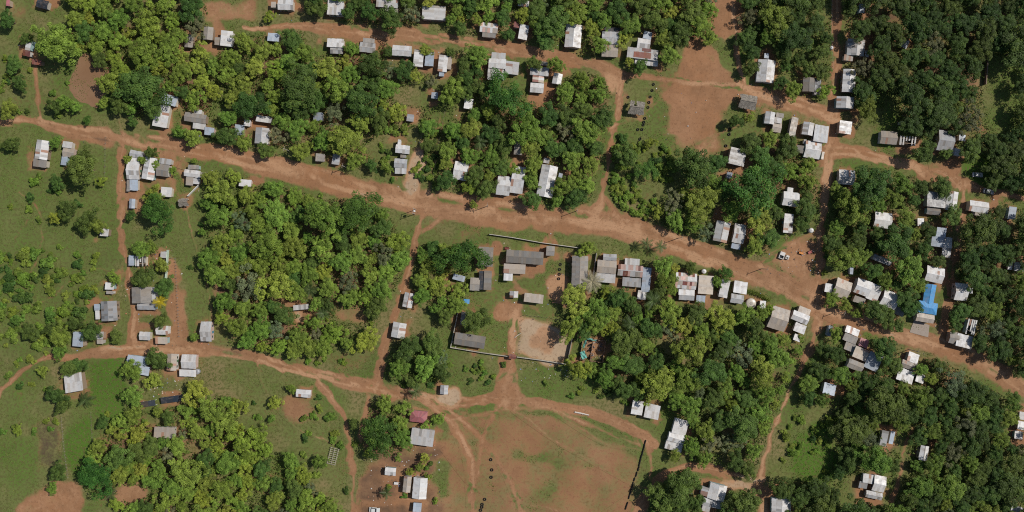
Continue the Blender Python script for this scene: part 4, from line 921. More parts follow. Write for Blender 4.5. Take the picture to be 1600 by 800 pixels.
        for _ in range(120):
            u, v = r2.uniform(-hw, hw) * .9, r2.uniform(-hh, hh) * .9; p = P(u, v, .1); q = r2.uniform(.15, .5)
            mb.box(p[0], p[1], q * .4, q, q * r2.uniform(.5, 1), q * .8, r2.uniform(0, 3), r2.choice([(.3, .17, .11), (.14, .1, .08), (.4, .33, .27), (.1, .1, .12)]))
        tag(mb.build('rubble', M_WALL, root), None, None, None, 'stuff'); return None
    elif rf == 'th':
        rr = random.Random(int(cx * 7 + cy)); rise = hh * .5
        notch = abs(cx - 995) < 2
        rows = 7; n = int(w / .28)
        for sgn in (-1, 1):
            mb = MB()
            for j in range(rows):
                for i in range(n):
                    u = -hw + (i + .5) * w / n + rr.uniform(-.08, .08)
                    ins = (.16 * hw) * (j / rows)
                    if abs(u) > hw - ins * .8: continue
                    if notch and sgn > 0 and -hw * .38 < u < -hw * .02 and j < 6: continue
                    if notch and sgn > 0 and u < -hw * .45 and j < 2 and rr.random() < .5: continue
                    a = 1 - j / rows; v0 = sgn * (hh * a + rr.uniform(-.05, .28 if j == 0 else .05)); v1 = sgn * hh * max(0, a - 1.5 / rows)
                    z0 = eave - .15 + rise * (1 - abs(v0) / hh) + .05 * j / rows; z1 = eave - .05 + rise * (1 - abs(v1) / hh)
                    ww = .17 + rr.uniform(0, .06); sk = rr.uniform(-.12, .12); dz = rr.uniform(0, .07)
                    kt = rr.uniform(.65, 1.25); t = tuple(q * kt for q in TINT['H'])
                    p = [P(u - ww + sk, v0, z0 + dz), P(u + ww + sk, v0, z0 + dz), P(u + ww, v1, z1 + dz), P(u - ww, v1, z1 + dz)]
                    if sgn > 0: p = p[::-1]
                    mb.add(p + [P(u + sk, v0, z0 + dz + .08)], [(0, 1, 2, 3)], t)
            tag(mb.build('thatch', M_THATCH, root), None, None)
        mb = MB(); mb.tube(P(-hw * .8, 0, eave + rise + .02), P(hw * .8, 0, eave + rise + .02), .16, .14, 7, (.25, .22, .18)); mb.build('ridge', M_THATCH, root)
        for u in (-hw + .5, 0, hw - .5):
            for v in (-hh + .5, hh - .5):
                mb = MB(); mb.tube(P(u, v, 0), P(u, v, eave + .0), .08, .07, 6, (.2, .15, .1)); mb.build('post', M_WOOD, root)
        mb = MB(); mb.box(0, 0, 0, .01, .01, .01); return None
    # openings of the main room
    if idx == 0 and w > 2.6 and h > 2.6 and eave > 2.2:
        side = -1 if (cy < 400) else 1      # towards the middle of the village
        side = 1 if r.random() < .3 else -1
        long_x = w >= h
        dc = r.choice([(.20, .13, .08), (.10, .22, .30), (.35, .33, .30), (.12, .2, .12)])
        L = iu if long_x else iv; D = iv if long_x else iu
        def face(u, z, ww, hz, th, o, nm, mt, c, parent):
            mb = MB(); q = []
            for zz in (z - hz / 2, z + hz / 2):
                for (aa, dd) in ((u - ww / 2, D - .03), (u + ww / 2, D - .03), (u + ww / 2, D + th), (u - ww / 2, D + th)):
                    q.append(P(aa, side * dd, zz) if long_x else P(side * dd, aa, zz))
            mb.hexa(q, c); return mb.build(nm, mt, parent)
        face(r.uniform(-.2, .2) * L, 1.0, .95, 2.0, .05, 0, 'door', M_WOOD, dc, root)
        for s in (-.6, .6):
            wn = face(s * L, 1.45, .9, .85, .05, 0, 'window', M_WOOD, tuple(q * .8 for q in dc), root)
            face(s * L, 1.45, .74, .70, .062, 0, 'pane', M_GLASS, (.03, .035, .04), wn)
    # plane of this roof for patches
    def plane(p):
        x, y = p[0] + base[0] - X0, p[1] + base[1] - Y0
        return zf(x * ca + y * sa, -x * sa + y * ca)
    return plane

BPOS = []
for bi, (label, cat, name, ss) in enumerate(BLD):
    r = random.Random(bi * 13 + 5)
    big = ss[0][2] * ss[0][3]
    e0 = r.uniform(2.5, 2.9) if big > 260 else r.uniform(2.15, 2.5)
    if name == 'school_building': e0 = r.uniform(2.8, 3.2)
    if name == 'shade_house': e0 = 2.0
    base = world(ss[0][0], ss[0][1], e0)
    root = thing(name, label, cat, (base[0], base[1], 0), 0)
    if cat == 'school building': root['group'] = 'halls of the walled compound'
    elif cat == 'house': root['group'] = 'houses of the village'
    elif cat == 'shed': root['group'] = 'sheds and outbuildings'
    elif cat == 'hut': root['group'] = 'huts'
    mp = None
    for i, s in enumerate(ss):
        AGE[0] = r.choice([.68, .80, .88, .95, 1.0, 1.06, 1.1])
        q = section(root, base, s, max(1.75, e0 - .22 * i - (.06 if i else 0)), r, i, mp)
        if i == 0: mp = q
    cx = sum(s[0] for s in ss) / len(ss); cy = sum(s[1] for s in ss) / len(ss)
    BPOS.append((cx, cy, label, name))
# ------------------------------------------------------------------ trees
def unit(v): return v / (np.linalg.norm(v, axis=-1, keepdims=True) + 1e-9)
def leaves(C, D, size, g, up=.35, jit=.6, asp=.62, tone=None):
    """diamond leaves, one per row of C, facing D"""
    n = len(C)
    nn = unit(D * .85 + g.normal(size=(n, 3)) * jit + np.array([0, 0, up]))
    t = unit(np.cross(nn, g.normal(size=(n, 3)))); b = np.cross(nn, t)
    s = (size * g.uniform(.65, 1.35, n))[:, None]
    V = np.stack([C - t * s * .5, C + b * s * asp * .5 - nn * s * .06, C + t * s * .5 - nn * s * .12, C - b * s * asp * .5 - nn * s * .06], 1).reshape(-1, 3)
    F = np.arange(n * 4).reshape(n, 4)
    return V, F, np.repeat(tone, 4)

def crown_mesh(kind, seed):
    g = np.random.default_rng(seed * 31 + 7)
    P = {'broad': dict(n=78, lr=(.13, .25), per=105, size=.072, flat=.8), 'shade': dict(n=92, lr=(.10, .20), per=80, size=.066, flat=.7),
         'scrub': dict(n=80, lr=(.09, .19), per=78, size=.062, flat=.65), 'sparse': dict(n=40, lr=(.10, .20), per=60, size=.075, flat=.6), 'feather': dict(n=90, lr=(.13, .22), per=75, size=.062, flat=.5),
         'shrub': dict(n=16, lr=(.22, .42), per=60, size=.19, flat=.7)}[kind]
    ph = g.uniform(0, 6.3, 4)
    Cs, Ds, T = [], [], []
    k = 0
    while k < P['n']:
        d = unit(g.normal(size=3)[None])[0]
        if d[2] < -.35: continue
        az = math.atan2(d[1], d[0])
        R = 1 + .24 * math.sin(2 * az + ph[0]) + .18 * math.sin(3 * az + ph[1]) + .10 * math.sin(5 * az + ph[2])
        rad = g.uniform(.45, .82) if k > P['n'] * .2 else g.uniform(.1, .45)
        c = d * rad * np.array([R, R, P['flat']]); lr = g.uniform(*P['lr'])
        n = int(P['per'] * (lr / np.mean(P['lr'])) ** 1.6)
        q = unit(g.normal(size=(n, 3))); q[:, 2] = np.where(q[:, 2] < -.3, -q[:, 2], q[:, 2])
        rr = lr * g.uniform(.70, 1.06, n)[:, None]
        Cs.append(c + q * rr * np.array([1, 1, .8])); Ds.append(q)
        lt = g.uniform(.0, .8)
        T.append(np.clip(lt + g.normal(0, .13, n), 0, 1)); k += 1
    V, F, tone = leaves(np.concatenate(Cs), np.concatenate(Ds), P['size'], g, up=.75, jit=.5, tone=np.concatenate(T))
    m = mesh_np('crown', V, F, {'tone': ('FLOAT', tone)})
    m.materials.append(M_LEAF); return m

def trunk_mesh(seed):
    r = random.Random(seed); mb = MB(); t = (.16, .12, .09)
    bend = (r.uniform(-.05, .05), r.uniform(-.05, .05))
    top = (bend[0], bend[1], .55)
    mb.tube((0, 0, -.02), (bend[0] * .5, bend[1] * .5, .3), .075, .055, 7, t); mb.tube((bend[0] * .5, bend[1] * .5, .29), top, .056, .045, 7, t)
    for i in range(5):
        a = i * 1.256 + r.uniform(-.4, .4); l = r.uniform(.3, .5); z = r.uniform(.70, .92)
        mid = (bend[0] + math.cos(a) * l * .45, bend[1] + math.sin(a) * l * .45, .68)
        mb.tube(top, mid, .034, .024, 5, t); mb.tube(mid, (bend[0] + math.cos(a) * l, bend[1] + math.sin(a) * l, z), .024, .008, 5, t)
    m = mb.mesh('trunk'); m.materials.append(M_BARK); return m

CROWN = {k: [crown_mesh(k, i + 10 * j) for i in range(6)] for j, k in enumerate(('broad', 'shade', 'scrub', 'feather', 'shrub', 'sparse'))}
TRUNK = [trunk_mesh(i) for i in range(5)]
TONES = {0: ((.088, .132, .028), (.135, .180, .036)), 1: ((.185, .240, .036), (.250, .295, .048)), 2: ((.270, .305, .038), (.330, .345, .056)), 3: ((.066, .132, .022), (.095, .165, .028)), 4: ((.165, .165, .075), (.215, .20, .10))}
# edge darkening painted into the leaf colour of the right-hand woods
EDGE_DIM = {'the dark wood at the top right': .66, 'the wood at the right edge': .72, 'the lower right wood': .76, 'the right block of trees': .88, 'the dim wood left of right lane': .76, 'the inner lane block of trees': .8}
KIND = {0: ('broadleaf_tree', 'broad', 'dark green'), 1: ('shade_tree', 'shade', 'mid green'), 2: ('scrub_tree', 'scrub', 'pale green'), 3: ('spreading_tree', 'feather', 'very dark green'), 4: ('dry_tree', 'sparse', 'grey-olive')}

# where crowns may stand
RA = np.array(RECT)
def roof_clear(x, y, m):
    X = x - RA[:, 0]; Y = y - RA[:, 1]; c = np.cos(RA[:, 4]); s = np.sin(RA[:, 4])
    u = np.abs(X * c + Y * s) - RA[:, 2] / 2; v = np.abs(-X * s + Y * c) - RA[:, 3] / 2
    return float(np.min(np.hypot(np.maximum(u, 0), np.maximum(v, 0)) + np.minimum(np.maximum(u, v), 0))) > m
def road_at(x, y): return float(sample(np.array([x]), np.array([y]), road)[0])
PLACED = []          # x, y, r, tone, where
for part in TREES.replace('\n', ';').split(';'):
    a = part.split(); PLACED.append((float(a[0]), float(a[1]), float(a[2]), int(a[3]), None))
PALM = [p.split() for p in PALMS.split(';')]
def fill():
    r = random.Random(77)
    A = np.zeros((4000, 3)); n = len(PLACED); A[:n] = [q[:3] for q in PLACED]
    PA = np.array([[float(q[0]), float(q[1])] for q in PALM]); HA = np.array(HOLES, float)
    for wi, (nm, poly, mixr, (r0, r1), dens) in enumerate(WOODS):
        r0, r1 = r0 * 1.36, r1 * 1.72
        xs = [p[0] for p in poly]; ys = [p[1] for p in poly]
        area = (max(xs) - min(xs)) * (max(ys) - min(ys))
        T = int(area / 11)
        QX = np.array([r.uniform(max(min(xs), -14), min(max(xs), 1614)) for _ in range(T)]); QY = np.array([r.uniform(max(min(ys), -14), min(max(ys), 814)) for _ in range(T)])
        ins = inpoly(QX, QY, poly) & (sample(QX, QY, road) < .3)
        for j in np.nonzero(ins)[0]:
            x, y = float(QX[j]), float(QY[j])
            rad = r0 + (r1 - r0) * r.random() ** 2.0
            if j > T * .45: rad = r0 * r.uniform(.72, .92)
            k = .83 / math.sqrt(dens)
            if np.any((A[:n, 0] - x) ** 2 + (A[:n, 1] - y) ** 2 < ((A[:n, 2] + rad) * k) ** 2): continue
            if np.any(((x - HA[:, 0]) / (HA[:, 2] + rad * .5)) ** 2 + ((y - HA[:, 1]) / (HA[:, 3] + rad * .5)) ** 2 < 1): continue
            if not roof_clear(x, y, rad * .82): continue
            if max(road_at(x + rad * q * a_, y + rad * q * b_) for q, a_, b_ in ((.95, 1, 0), (.95, -1, 0), (.95, 0, 1), (.95, 0, -1), (.67, 1, 1), (.67, -1, 1), (.67, 1, -1), (.67, -1, -1))) > .5: continue
            if np.any((PA[:, 0] - x) ** 2 + (PA[:, 1] - y) ** 2 < (rad + 4) ** 2): continue
            u = r.random() * .75 + .25 * float(vnoise(np.array(x), np.array(y), 40, 31))
            t = 0 if u < mixr[0] else 1 if u < mixr[0] + mixr[1] else 2
            if r.random() < .055: t = 4
            PLACED.append((x, y, rad, t, nm)); A[n] = (x, y, rad); n += 1
fill()

LABELS = {}
def side_of(dx, dy):
    return ('right of' if dx > 0 else 'left of') if abs(dx) > abs(dy) else ('below' if dy > 0 else 'above')
def where(x, y, limit):
    b = min(BPOS, key=lambda q: (q[0] - x) ** 2 + (q[1] - y) ** 2)
    d = math.hypot(b[0] - x, b[1] - y)
    return (side_of(x - b[0], y - b[1]), b[2]) if d < limit else None
def zone_of(x, y):
    for nm, poly, *_ in WOODS:
        if bool(inpoly(np.array(x), np.array(y), poly)): return nm
    best = min(WOODS, key=lambda w: min((x - p[0]) ** 2 + (y - p[1]) ** 2 for p in w[1]))
    return 'the open ground near ' + best[0].replace('the ', '', 1)
def size_word(r): return 'large' if r > 20 else 'medium' if r > 14.5 else 'small'
WBOX = {}
for nm, poly, *_ in WOODS:
    xs = [min(max(p[0], 0), 1600) for p in poly]; ys = [min(max(p[1], 0), 800) for p in poly]; q = WBOX.get(nm, (9e9, -9e9, 9e9, -9e9))
    WBOX[nm] = (min(q[0], *xs), max(q[1], *xs), min(q[2], *ys), max(q[3], *ys))
def candidates(noun, tone, x, y, r):
    """label, group, sort key, ordinal words"""
    z = zone_of(x, y); near = where(x, y, 36 if not z.startswith('the open') else 400)
    if near:
        d = math.hypot(*[a - b for a, b in zip((x, y), next(q[:2] for q in BPOS if q[2] == near[1]))])
        lab = tone + ' ' + noun + ' ' + near[0] + ' the ' + near[1]
        if len(lab.split()) < 14: lab = size_word(r) + ' ' + lab
        return lab, noun + 's ' + near[0] + ' the ' + near[1], d, tuple(q + '-nearest' if q else 'nearest' for q in ('', 'second', 'third', 'fourth', 'fifth', 'sixth', 'seventh', 'eighth', 'ninth', 'tenth', 'eleventh', 'twelfth', 'thirteenth', 'fourteenth', 'fifteenth', 'sixteenth', 'seventeenth', 'eighteenth', 'nineteenth', 'twentieth', 'twenty-first', 'twenty-second', 'twenty-third', 'twenty-fourth', 'twenty-fifth', 'twenty-sixth', 'twenty-seventh', 'twenty-eighth', 'twenty-ninth', 'thirtieth', 'thirty-first', 'thirty-second', 'thirty-third', 'thirty-fourth', 'thirty-fifth', 'thirty-sixth', 'thirty-seventh'))
    x0, x1, y0, y1 = WBOX[z]; u = (x - x0) / (x1 - x0 + 1); v = (y - y0) / (y1 - y0 + 1)
    cell = ('upper', 'mid', 'lower')[min(2, max(0, int(v * 3)))] + ' ' + ('left', 'centre', 'right')[min(2, max(0, int(u * 3)))]
    return size_word(r) + ' ' + tone + ' ' + noun + ', ' + cell + ' in ' + z, noun + 's of ' + z.replace('the ', '', 1), x, ('leftmost', 'second leftmost', 'third leftmost', 'fourth leftmost', 'fifth leftmost', 'sixth leftmost', 'seventh leftmost', 'eighth leftmost', 'ninth leftmost', 'tenth leftmost', 'eleventh leftmost', 'twelfth leftmost', 'thirteenth leftmost')
def label_all(noun, items):
    """items (x, y, r, tone word) -> list of (label, group), like ones told apart by order"""
    out = []; by = {}
    for i, (x, y, r, t) in enumerate(items):
        c = candidates(noun, t, x, y, r); out.append(c); by.setdefault(c[0], []).append(i)
    res = [None] * len(items)
    for lab, ids in by.items():
        ids.sort(key=lambda i: out[i][2])
        for k, i in enumerate(ids):
            l = lab
            if len(ids) > 1: l = (out[i][3][k] if k < len(out[i][3]) else 'outlying' if out[i][3][0] == 'nearest' else 'other') + ' ' + lab
            if len(l.split()) > 16: l = l.replace(items[i][3] + ' ', '', 1)
            res[i] = (l, out[i][1])
    return res

def tree(x, y, rad, tone, i):
    r = random.Random(i * 7 + 3)
    name, ck, word = KIND[tone]
    R = rad * S
    hgt = 1.0 + R * (1.55 if tone != 2 else 1.35) * r.uniform(.9, 1.12)
    flat = .78 if tone != 3 else .7
    hc = max(hgt - R * flat * .75, R * .5)
    X, Y = world(x, y, hc + R * .25)
    lab, grp = TLAB[i]
    o = thing(name, lab, 'tree', (X, Y, 0), r.uniform(0, 6.28), grp)
    c = obj('crown', CROWN[ck][r.randrange(6)], None, o, (0, 0, hc), None, (R * (1.16 if PLACED[i][4] is None else 1.27) * r.uniform(.86, 1.14), R * (1.16 if PLACED[i][4] is None else 1.27) * r.uniform(.86, 1.14), R * flat * 1.2 * r.uniform(.85, 1.2)))
    a, b = TONES[tone]; f = r.random(); k = r.uniform(1.05, 1.32) * EDGE_DIM.get(PLACED[i][4], 1.0)
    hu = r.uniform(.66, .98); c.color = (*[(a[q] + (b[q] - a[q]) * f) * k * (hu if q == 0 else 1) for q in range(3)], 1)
    obj('trunk', TRUNK[r.randrange(5)], None, o, (0, 0, 0), None, (R * .95, R * .95, hc * 1.15))
TLAB = label_all('tree', [(x, y, rd, KIND[t][2]) for x, y, rd, t, _ in PLACED])
for i, (x, y, rad, tone, _) in enumerate(PLACED):
    tree(x, y, rad, tone, i)

# shrubs
SHR = []
def shrubs():
    r = random.Random(5)
    for poly, n, (r0, r1) in SHRUB_ZONES:
        xs = [p[0] for p in poly]; ys = [p[1] for p in poly]; k = 0; tries = 0
        while k < n and tries < n * 40:
            tries += 1
            x, y = r.uniform(min(xs), max(xs)), r.uniform(min(ys), max(ys))
            if not bool(inpoly(np.array(x), np.array(y), poly)): continue
            if float(vnoise(np.array(x), np.array(y), 28, 3)) < .35: continue
            rad = r0 + (r1 - r0) * r.random() ** 1.6
            if not roof_clear(x, y, rad) or road_at(x, y) > .35: continue
            if any((x - q[0]) ** 2 + (y - q[1]) ** 2 < ((rad + q[2]) * .7) ** 2 for q in PLACED): continue
            if any((x - q[0]) ** 2 + (y - q[1]) ** 2 < ((rad + q[2]) * .6) ** 2 for q in SHR): continue
            k += 1; SHR.append((x, y, rad))
shrubs()
SHR.sort(key=lambda q: -q[2]); SHR = SHR[:290]
STONE = [2 if (950 < q[0] < 1060 and 200 < q[1] < 350 or 1215 < q[0] < 1315 and 630 < q[1] < 760) and rnd.random() < .8 else rnd.choice([0, 1, 1, 2, 2]) for q in SHR]
SLAB = label_all('shrub', [(x, y, rd * 2.6, KIND[t][2]) for (x, y, rd), t in zip(SHR, STONE)])
for i, (x, y, rad) in enumerate(SHR):
    r = random.Random(i + 900); R = rad * S
    X, Y = world(x, y, R * .6); t = STONE[i]
    lab, grp = SLAB[i]
    o = obj('shrub', CROWN['shrub'][r.randrange(6)], None, None, (X, Y, R * .42), r.uniform(0, 6), (R * 1.1, R * 1.1, R * .9))
    tag(o, lab, 'shrub', grp)
    a, b = TONES[t]; f = r.random(); hu = r.uniform(.58, .85); o.color = (*[(a[q] + (b[q] - a[q]) * f) * (hu if q == 0 else .95) for q in range(3)], 1)

# palms: a trunk and fronds that stand out one by one
def frond_mesh():
    g = np.random.default_rng(4); n = 26
    V, F, T = [], [], []
    for i in range(n):
        t = (i + .5) / n
        for s in (-1, 1):
            L = .17 * math.sin(math.pi * (t * .9 + .08)) + .04
            z = .22 * math.sin(t * 2.2) - .42 * t * t; p = np.array([t, 0, z]); q = np.array([t + .55 * L, s * L, z - .25 * L])
            wv = np.array([.014, 0, 0]); b = len(V)
            V += [p - wv, p + wv, q + wv * .4, q - wv * .4]; F.append((b, b + 1, b + 2, b + 3) if s > 0 else (b + 3, b + 2, b + 1, b)); T += [g.uniform(.1, .6)] * 4
    for i in range(8):
        t0, t1 = i / 8, (i + 1) / 8; z0 = .22 * math.sin(t0 * 2.2) - .42 * t0 * t0; z1 = .22 * math.sin(t1 * 2.2) - .42 * t1 * t1; b = len(V)
        V += [np.array([t0, -.018, z0 + .01]), np.array([t1, -.012, z1 + .01]), np.array([t1, .012, z1 + .01]), np.array([t0, .018, z0 + .01])]; F.append((b, b + 1, b + 2, b + 3)); T += [.7] * 4
    m = mesh_np('frond', np.array(V), np.array(F), {'tone': ('FLOAT', T)}); m.materials.append(M_PALM); return m
FROND = frond_mesh()
def palm_trunk():
    mb = MB(); pts = [(0, 0, -.02), (.01, .01, .25), (.03, .015, .5), (.02, .0, .75), (0, 0, 1)]
    for i in range(4): mb.tube(pts[i], pts[i + 1], .05 - .006 * i, .045 - .006 * i, 7, (.22, .18, .14))
    m = mb.mesh('trunk'); m.materials.append(M_BARK); return m
PTR = palm_trunk()
PC = {'yellow': (.45, .36, .02), 'pale': (.38, .34, .22), 'green': (.080, .125, .036)}
for i, p in enumerate(PALM):
    x, y, rad, c = float(p[0]), float(p[1]), float(p[2]), p[3]
    r = random.Random(i); R = rad * S; hg = r.uniform(3.6, 5.2); X, Y = world(x, y, hg)
    w = where(x, y, 60)
    lab = {'yellow': 'yellow-leaved', 'pale': 'pale dry-leaved', 'green': 'green'}[c] + ' palm ' + (w[0] + ' the ' + w[1] if w else 'in ' + zone_of(x, y).replace('the open ground', 'open ground'))
    o = thing('palm_tree', lab, 'palm', (X, Y, 0), r.uniform(0, 6), 'palms')
    obj('trunk', PTR, None, o, (0, 0, 0), None, (3.2, 3.2, hg))
    for k in range(12):
        f = obj('frond', FROND, None, o, (0, 0, hg), None, (R * r.uniform(.9, 1.15),) * 3)
        f.rotation_euler = (0, r.uniform(-.5, .35), k * 2.39996 + r.uniform(-.2, .2)); kk = r.uniform(.75, 1.2); f.color = (*[q * kk for q in PC[c]], 1)

# hedge, undergrowth, weeds
def leafy(name, pts, size, tones, label, kind, cat=None, zs=(0, 1), seed=1, jit=.7, up=.5):
    g = np.random.default_rng(seed); n = len(pts)
    C = np.column_stack([(pts[:, 0] - 800) * S, (400 - pts[:, 1]) * S, g.uniform(*zs, n) if pts.shape[1] == 2 else pts[:, 2]])
    V, F, T = leaves(C, np.tile([0, 0, 1.0], (n, 1)), size, g, up, jit, .7, tones)
    o = obj(name, mesh_np(name, V, F, {'tone': ('FLOAT', T)}), M_LEAF); tag(o, label, cat, None, kind); return o
def undergrowth():
    g = np.random.default_rng(12); n = 330000
    x = g.uniform(-20, 1620, n); y = g.uniform(-20, 820, n)
    wv = sample(x, y, wb); rv = sample(x, y, road); hv = sample(x, y, house)
    nz = fbm(x, y, 16, 41, 2)
    keep = (wv > .3) & (rv < .2) & (hv < .55) & (nz > .36)
    P = np.column_stack([x[keep], y[keep]])
    ok = np.ones(len(P), bool)
    for cx, cy, w, h, a in RECT:
        X = P[:, 0] - cx; Y = P[:, 1] - cy; u = np.abs(X * math.cos(a) + Y * math.sin(a)); v = np.abs(-X * math.sin(a) + Y * math.cos(a))
        ok &= ~((u < w / 2 + 1) & (v < h / 2 + 1))
    P = P[ok]; nz = fbm(P[:, 0], P[:, 1], 30, 51, 2)
    z = np.abs(g.normal(0, 1.0, len(P))) * (.2 + 1.6 * nz) + .08
    o = leafy('undergrowth', np.column_stack([P, z]), .62, np.clip(nz * .8 + g.normal(0, .15, len(P)), 0, 1), 'low green undergrowth beneath the woods', 'stuff', seed=3)
    o.color = (.120, .175, .034, 1)
    n = 280000; x = g.uniform(-20, 1620, n); y = g.uniform(-20, 820, n)
    sv = sample(x, y, soil); rv = sample(x, y, road); lv = sample(x, y, lush); nz = fbm(x, y, 22, 61, 3); wv = sample(x, y, wb); hv = sample(x, y, house)
    keep = (rv < .35) & (sv < .5) & (wv < .5) & (nz + .3 * (lv - .5) > .52) & (hv < .6)
    P = np.column_stack([x[keep], y[keep]])
    ok = np.ones(len(P), bool)
    for cx, cy, w, h, a in RECT:
        X = P[:, 0] - cx; Y = P[:, 1] - cy; u = np.abs(X * math.cos(a) + Y * math.sin(a)); v = np.abs(-X * math.sin(a) + Y * math.cos(a))
        ok &= ~((u < w / 2 + 1) & (v < h / 2 + 1))
    P = P[ok]
    o = leafy('weeds', P, .34, np.clip(g.normal(.45, .2, len(P)), 0, 1), 'tufts of weeds scattered over the grass', 'stuff', zs=(.03, .22), seed=4)
    o.color = (.145, .195, .040, 1)
    hp = np.array([(1166, 455), (1174, 456), (1183, 459), (1192, 464), (1201, 469)], float); q = []
    for i in range(4):
        for _ in range(420):
            t = g.random(); p = hp[i] + (hp[i + 1] - hp[i]) * t; q.append((p[0] + g.normal(0, 1.5), p[1] + g.normal(0, 1.6), abs(g.normal(.8, .35))))
    o = leafy('hedge', np.array(q), .32, g.uniform(.3, .9, len(q)), 'bright green clipped hedge beside the round tank', None, 'hedge', seed=6); o.color = (.11, .15, .022, 1)
undergrowth()
# ------------------------------------------------------------------ walls, fences, poles, tyres, cars and yard things
def polyline_wall(name, label, cat, pts, hgt, th, tint, piers=True, mat=None):
    a0 = world(*pts[0]); o = thing(name, label, cat, (a0[0], a0[1], 0))
    for i in range(len(pts) - 1):
        a, b = Vector(world(*pts[i], hgt)) - Vector(a0), Vector(world(*pts[i + 1], hgt)) - Vector(a0)
        d = b - a; L = d.length; rz = math.atan2(d.y, d.x)
        n = max(1, int(L / 3.0))
        for k in range(n):
            c = a + d * ((k + .5) / n); mb = MB(); kt = rnd.uniform(.85, 1.06); t = tuple(q * kt for q in tint)
            mb.box(c.x, c.y, hgt * .5, L / n - .22, th, hgt, rz, t); mb.box(c.x, c.y, hgt + .03, L / n - .2, th + .08, .06, rz, t)
            mb.build('panel', mat or M_WALL, o)
        for k in range(n + 1):
            if k == n and i < len(pts) - 2: continue
            c = a + d * (k / n); mb = MB(); mb.box(c.x, c.y, hgt * .53, .26, .26, hgt * 1.06, rz, tuple(q * .9 for q in tint)); mb.build('pier', mat or M_WALL, o)
    return o
CREAM = (.46, .43, .36)
polyline_wall('compound_wall', 'cream wall along the lower left of the compound', 'wall', [(718, 476), (704, 543), (752, 551), (794, 557)], 1.7, .15, CREAM)
polyline_wall('compound_wall', 'cream wall below the round riding ring', 'wall', [(808, 558), (846, 563), (884, 569)], 1.7, .15, CREAM)
polyline_wall('compound_wall', 'dark stained wall on the riding ring\'s right side', 'wall', [(886, 568), (893, 535), (898, 500)], 1.7, .15, (.25, .24, .21))
polyline_wall('compound_wall', 'grey wall between the compound and main street', 'wall', [(765, 366), (800, 371), (845, 379), (903, 387)], 1.4, .15, (.48, .45, .40))
polyline_wall('garden_wall', 'white wall slanting from the patched shack', 'wall', [(309, 290), (293, 306)], 1.4, .18, (.66, .66, .62))
polyline_wall('garden_wall', 'pale green wall left of the brown strip', 'wall', [(261, 391), (258, 435)], 1.7, .16, (.48, .60, .50))
polyline_wall('garden_wall', 'brown wall standing alone in the dark wood', 'wall', [(1546, 66), (1541, 131)], 1.8, .18, (.26, .19, .15))
polyline_wall('garden_wall', 'dark wall left of the stacked house by pale palm', 'wall', [(932, 396), (926, 440)], 1.7, .15, (.30, .29, .27))

POSTM = {}
def fence(label, pts, step=6, hgt=1.2, tint=(.20, .16, .12), rails=2, fat=.07, name='fence'):
    a0 = world(*pts[0]); o = thing(name, label, 'fence', (a0[0], a0[1], 0), 0, 'post and wire fences')
    key = (hgt, tint, fat)
    if key not in POSTM:
        mb = MB(); mb.tube((0, 0, -.1), (0, 0, hgt), fat, fat * .85, 6, tint); POSTM[key] = mb.mesh('post'); POSTM[key].materials.append(M_WOOD)
    for i in range(len(pts) - 1):
        a, b = Vector(world(*pts[i])) - Vector(a0), Vector(world(*pts[i + 1])) - Vector(a0); d = b - a; n = max(1, int(d.length / (step * S)))
        for k in range(n + (1 if i == len(pts) - 2 else 0)):
            c = a + d * (k / n) + Vector((rnd.uniform(-.12, .12), rnd.uniform(-.12, .12)))
            p = obj('post', POSTM[key], None, o, (c.x, c.y, 0), None, (1, 1, rnd.uniform(.8, 1.1))); p.rotation_euler = (rnd.uniform(-.07, .07), rnd.uniform(-.07, .07), 0)
        for q in range(rails):
            mb = MB(); z = hgt * (.45 + .4 * q); mb.tube((a.x, a.y, z), (b.x, b.y, z), .012, .012, 4, tint); mb.build('wire', M_WOOD, o)
    return o
fence('post fence down the brown strip beside the left houses', [(262, 402), (275, 404), (278, 470), (281, 525)], 5, 1.2, (.26, .23, .2), 2, .10)
fence('pale post fence dividing the lower left plots', [(97, 652), (100, 690), (107, 745)], 5, 1.0, (.38, .34, .28), 2)
fence('thin fence at the bright green plot\'s lower edge', [(143, 645), (147, 720)], 6, 1.0, (.3, .27, .2), 2)
fence('pale post fence on the right lane\'s upper left', [(1299, -10), (1298, 60), (1301, 110)], 6, 1.2, (.42, .40, .37), 2)
fence('dark fence along the narrow lane\'s right side', [(1296, 510), (1280, 555), (1264, 602), (1243, 650)], 7, 1.3, (.10, .08, .07), 2)
fence('low post fence along lower main street', [(1452, 566), (1500, 586), (1545, 606)], 5, 1.1, (.3, .22, .16), 2)
fence('fence beside the footpath through the upper woods', [(697, 168), (687, 215), (680, 262), (674, 296)], 7, 1.2, (.2, .17, .13), 3)
fence('ring fence at the left of the riding ring', [(816, 494), (812, 552)], 6, 1.2, (.26, .21, .15), 2)
fence('ring fence at the top of the riding ring', [(818, 492), (855, 496), (890, 502)], 6, 1.2, (.2, .17, .12), 2)
fence('old wire fence on the far left grass', [(166, 215), (165, 278)], 8, 1.1, (.3, .27, .22), 2)
fence('short fence left of the patched shack', [(276, 262), (290, 265)], 4, 1.1, (.2, .16, .12), 2)
fence('short fence right of the patched shack', [(314, 271), (338, 268)], 4, 1.1, (.4, .36, .3), 2)
fence('fence along the loop road under the trees', [(1075, 712), (1120, 727), (1160, 742)], 7, 1.1, (.2, .17, .13), 2)

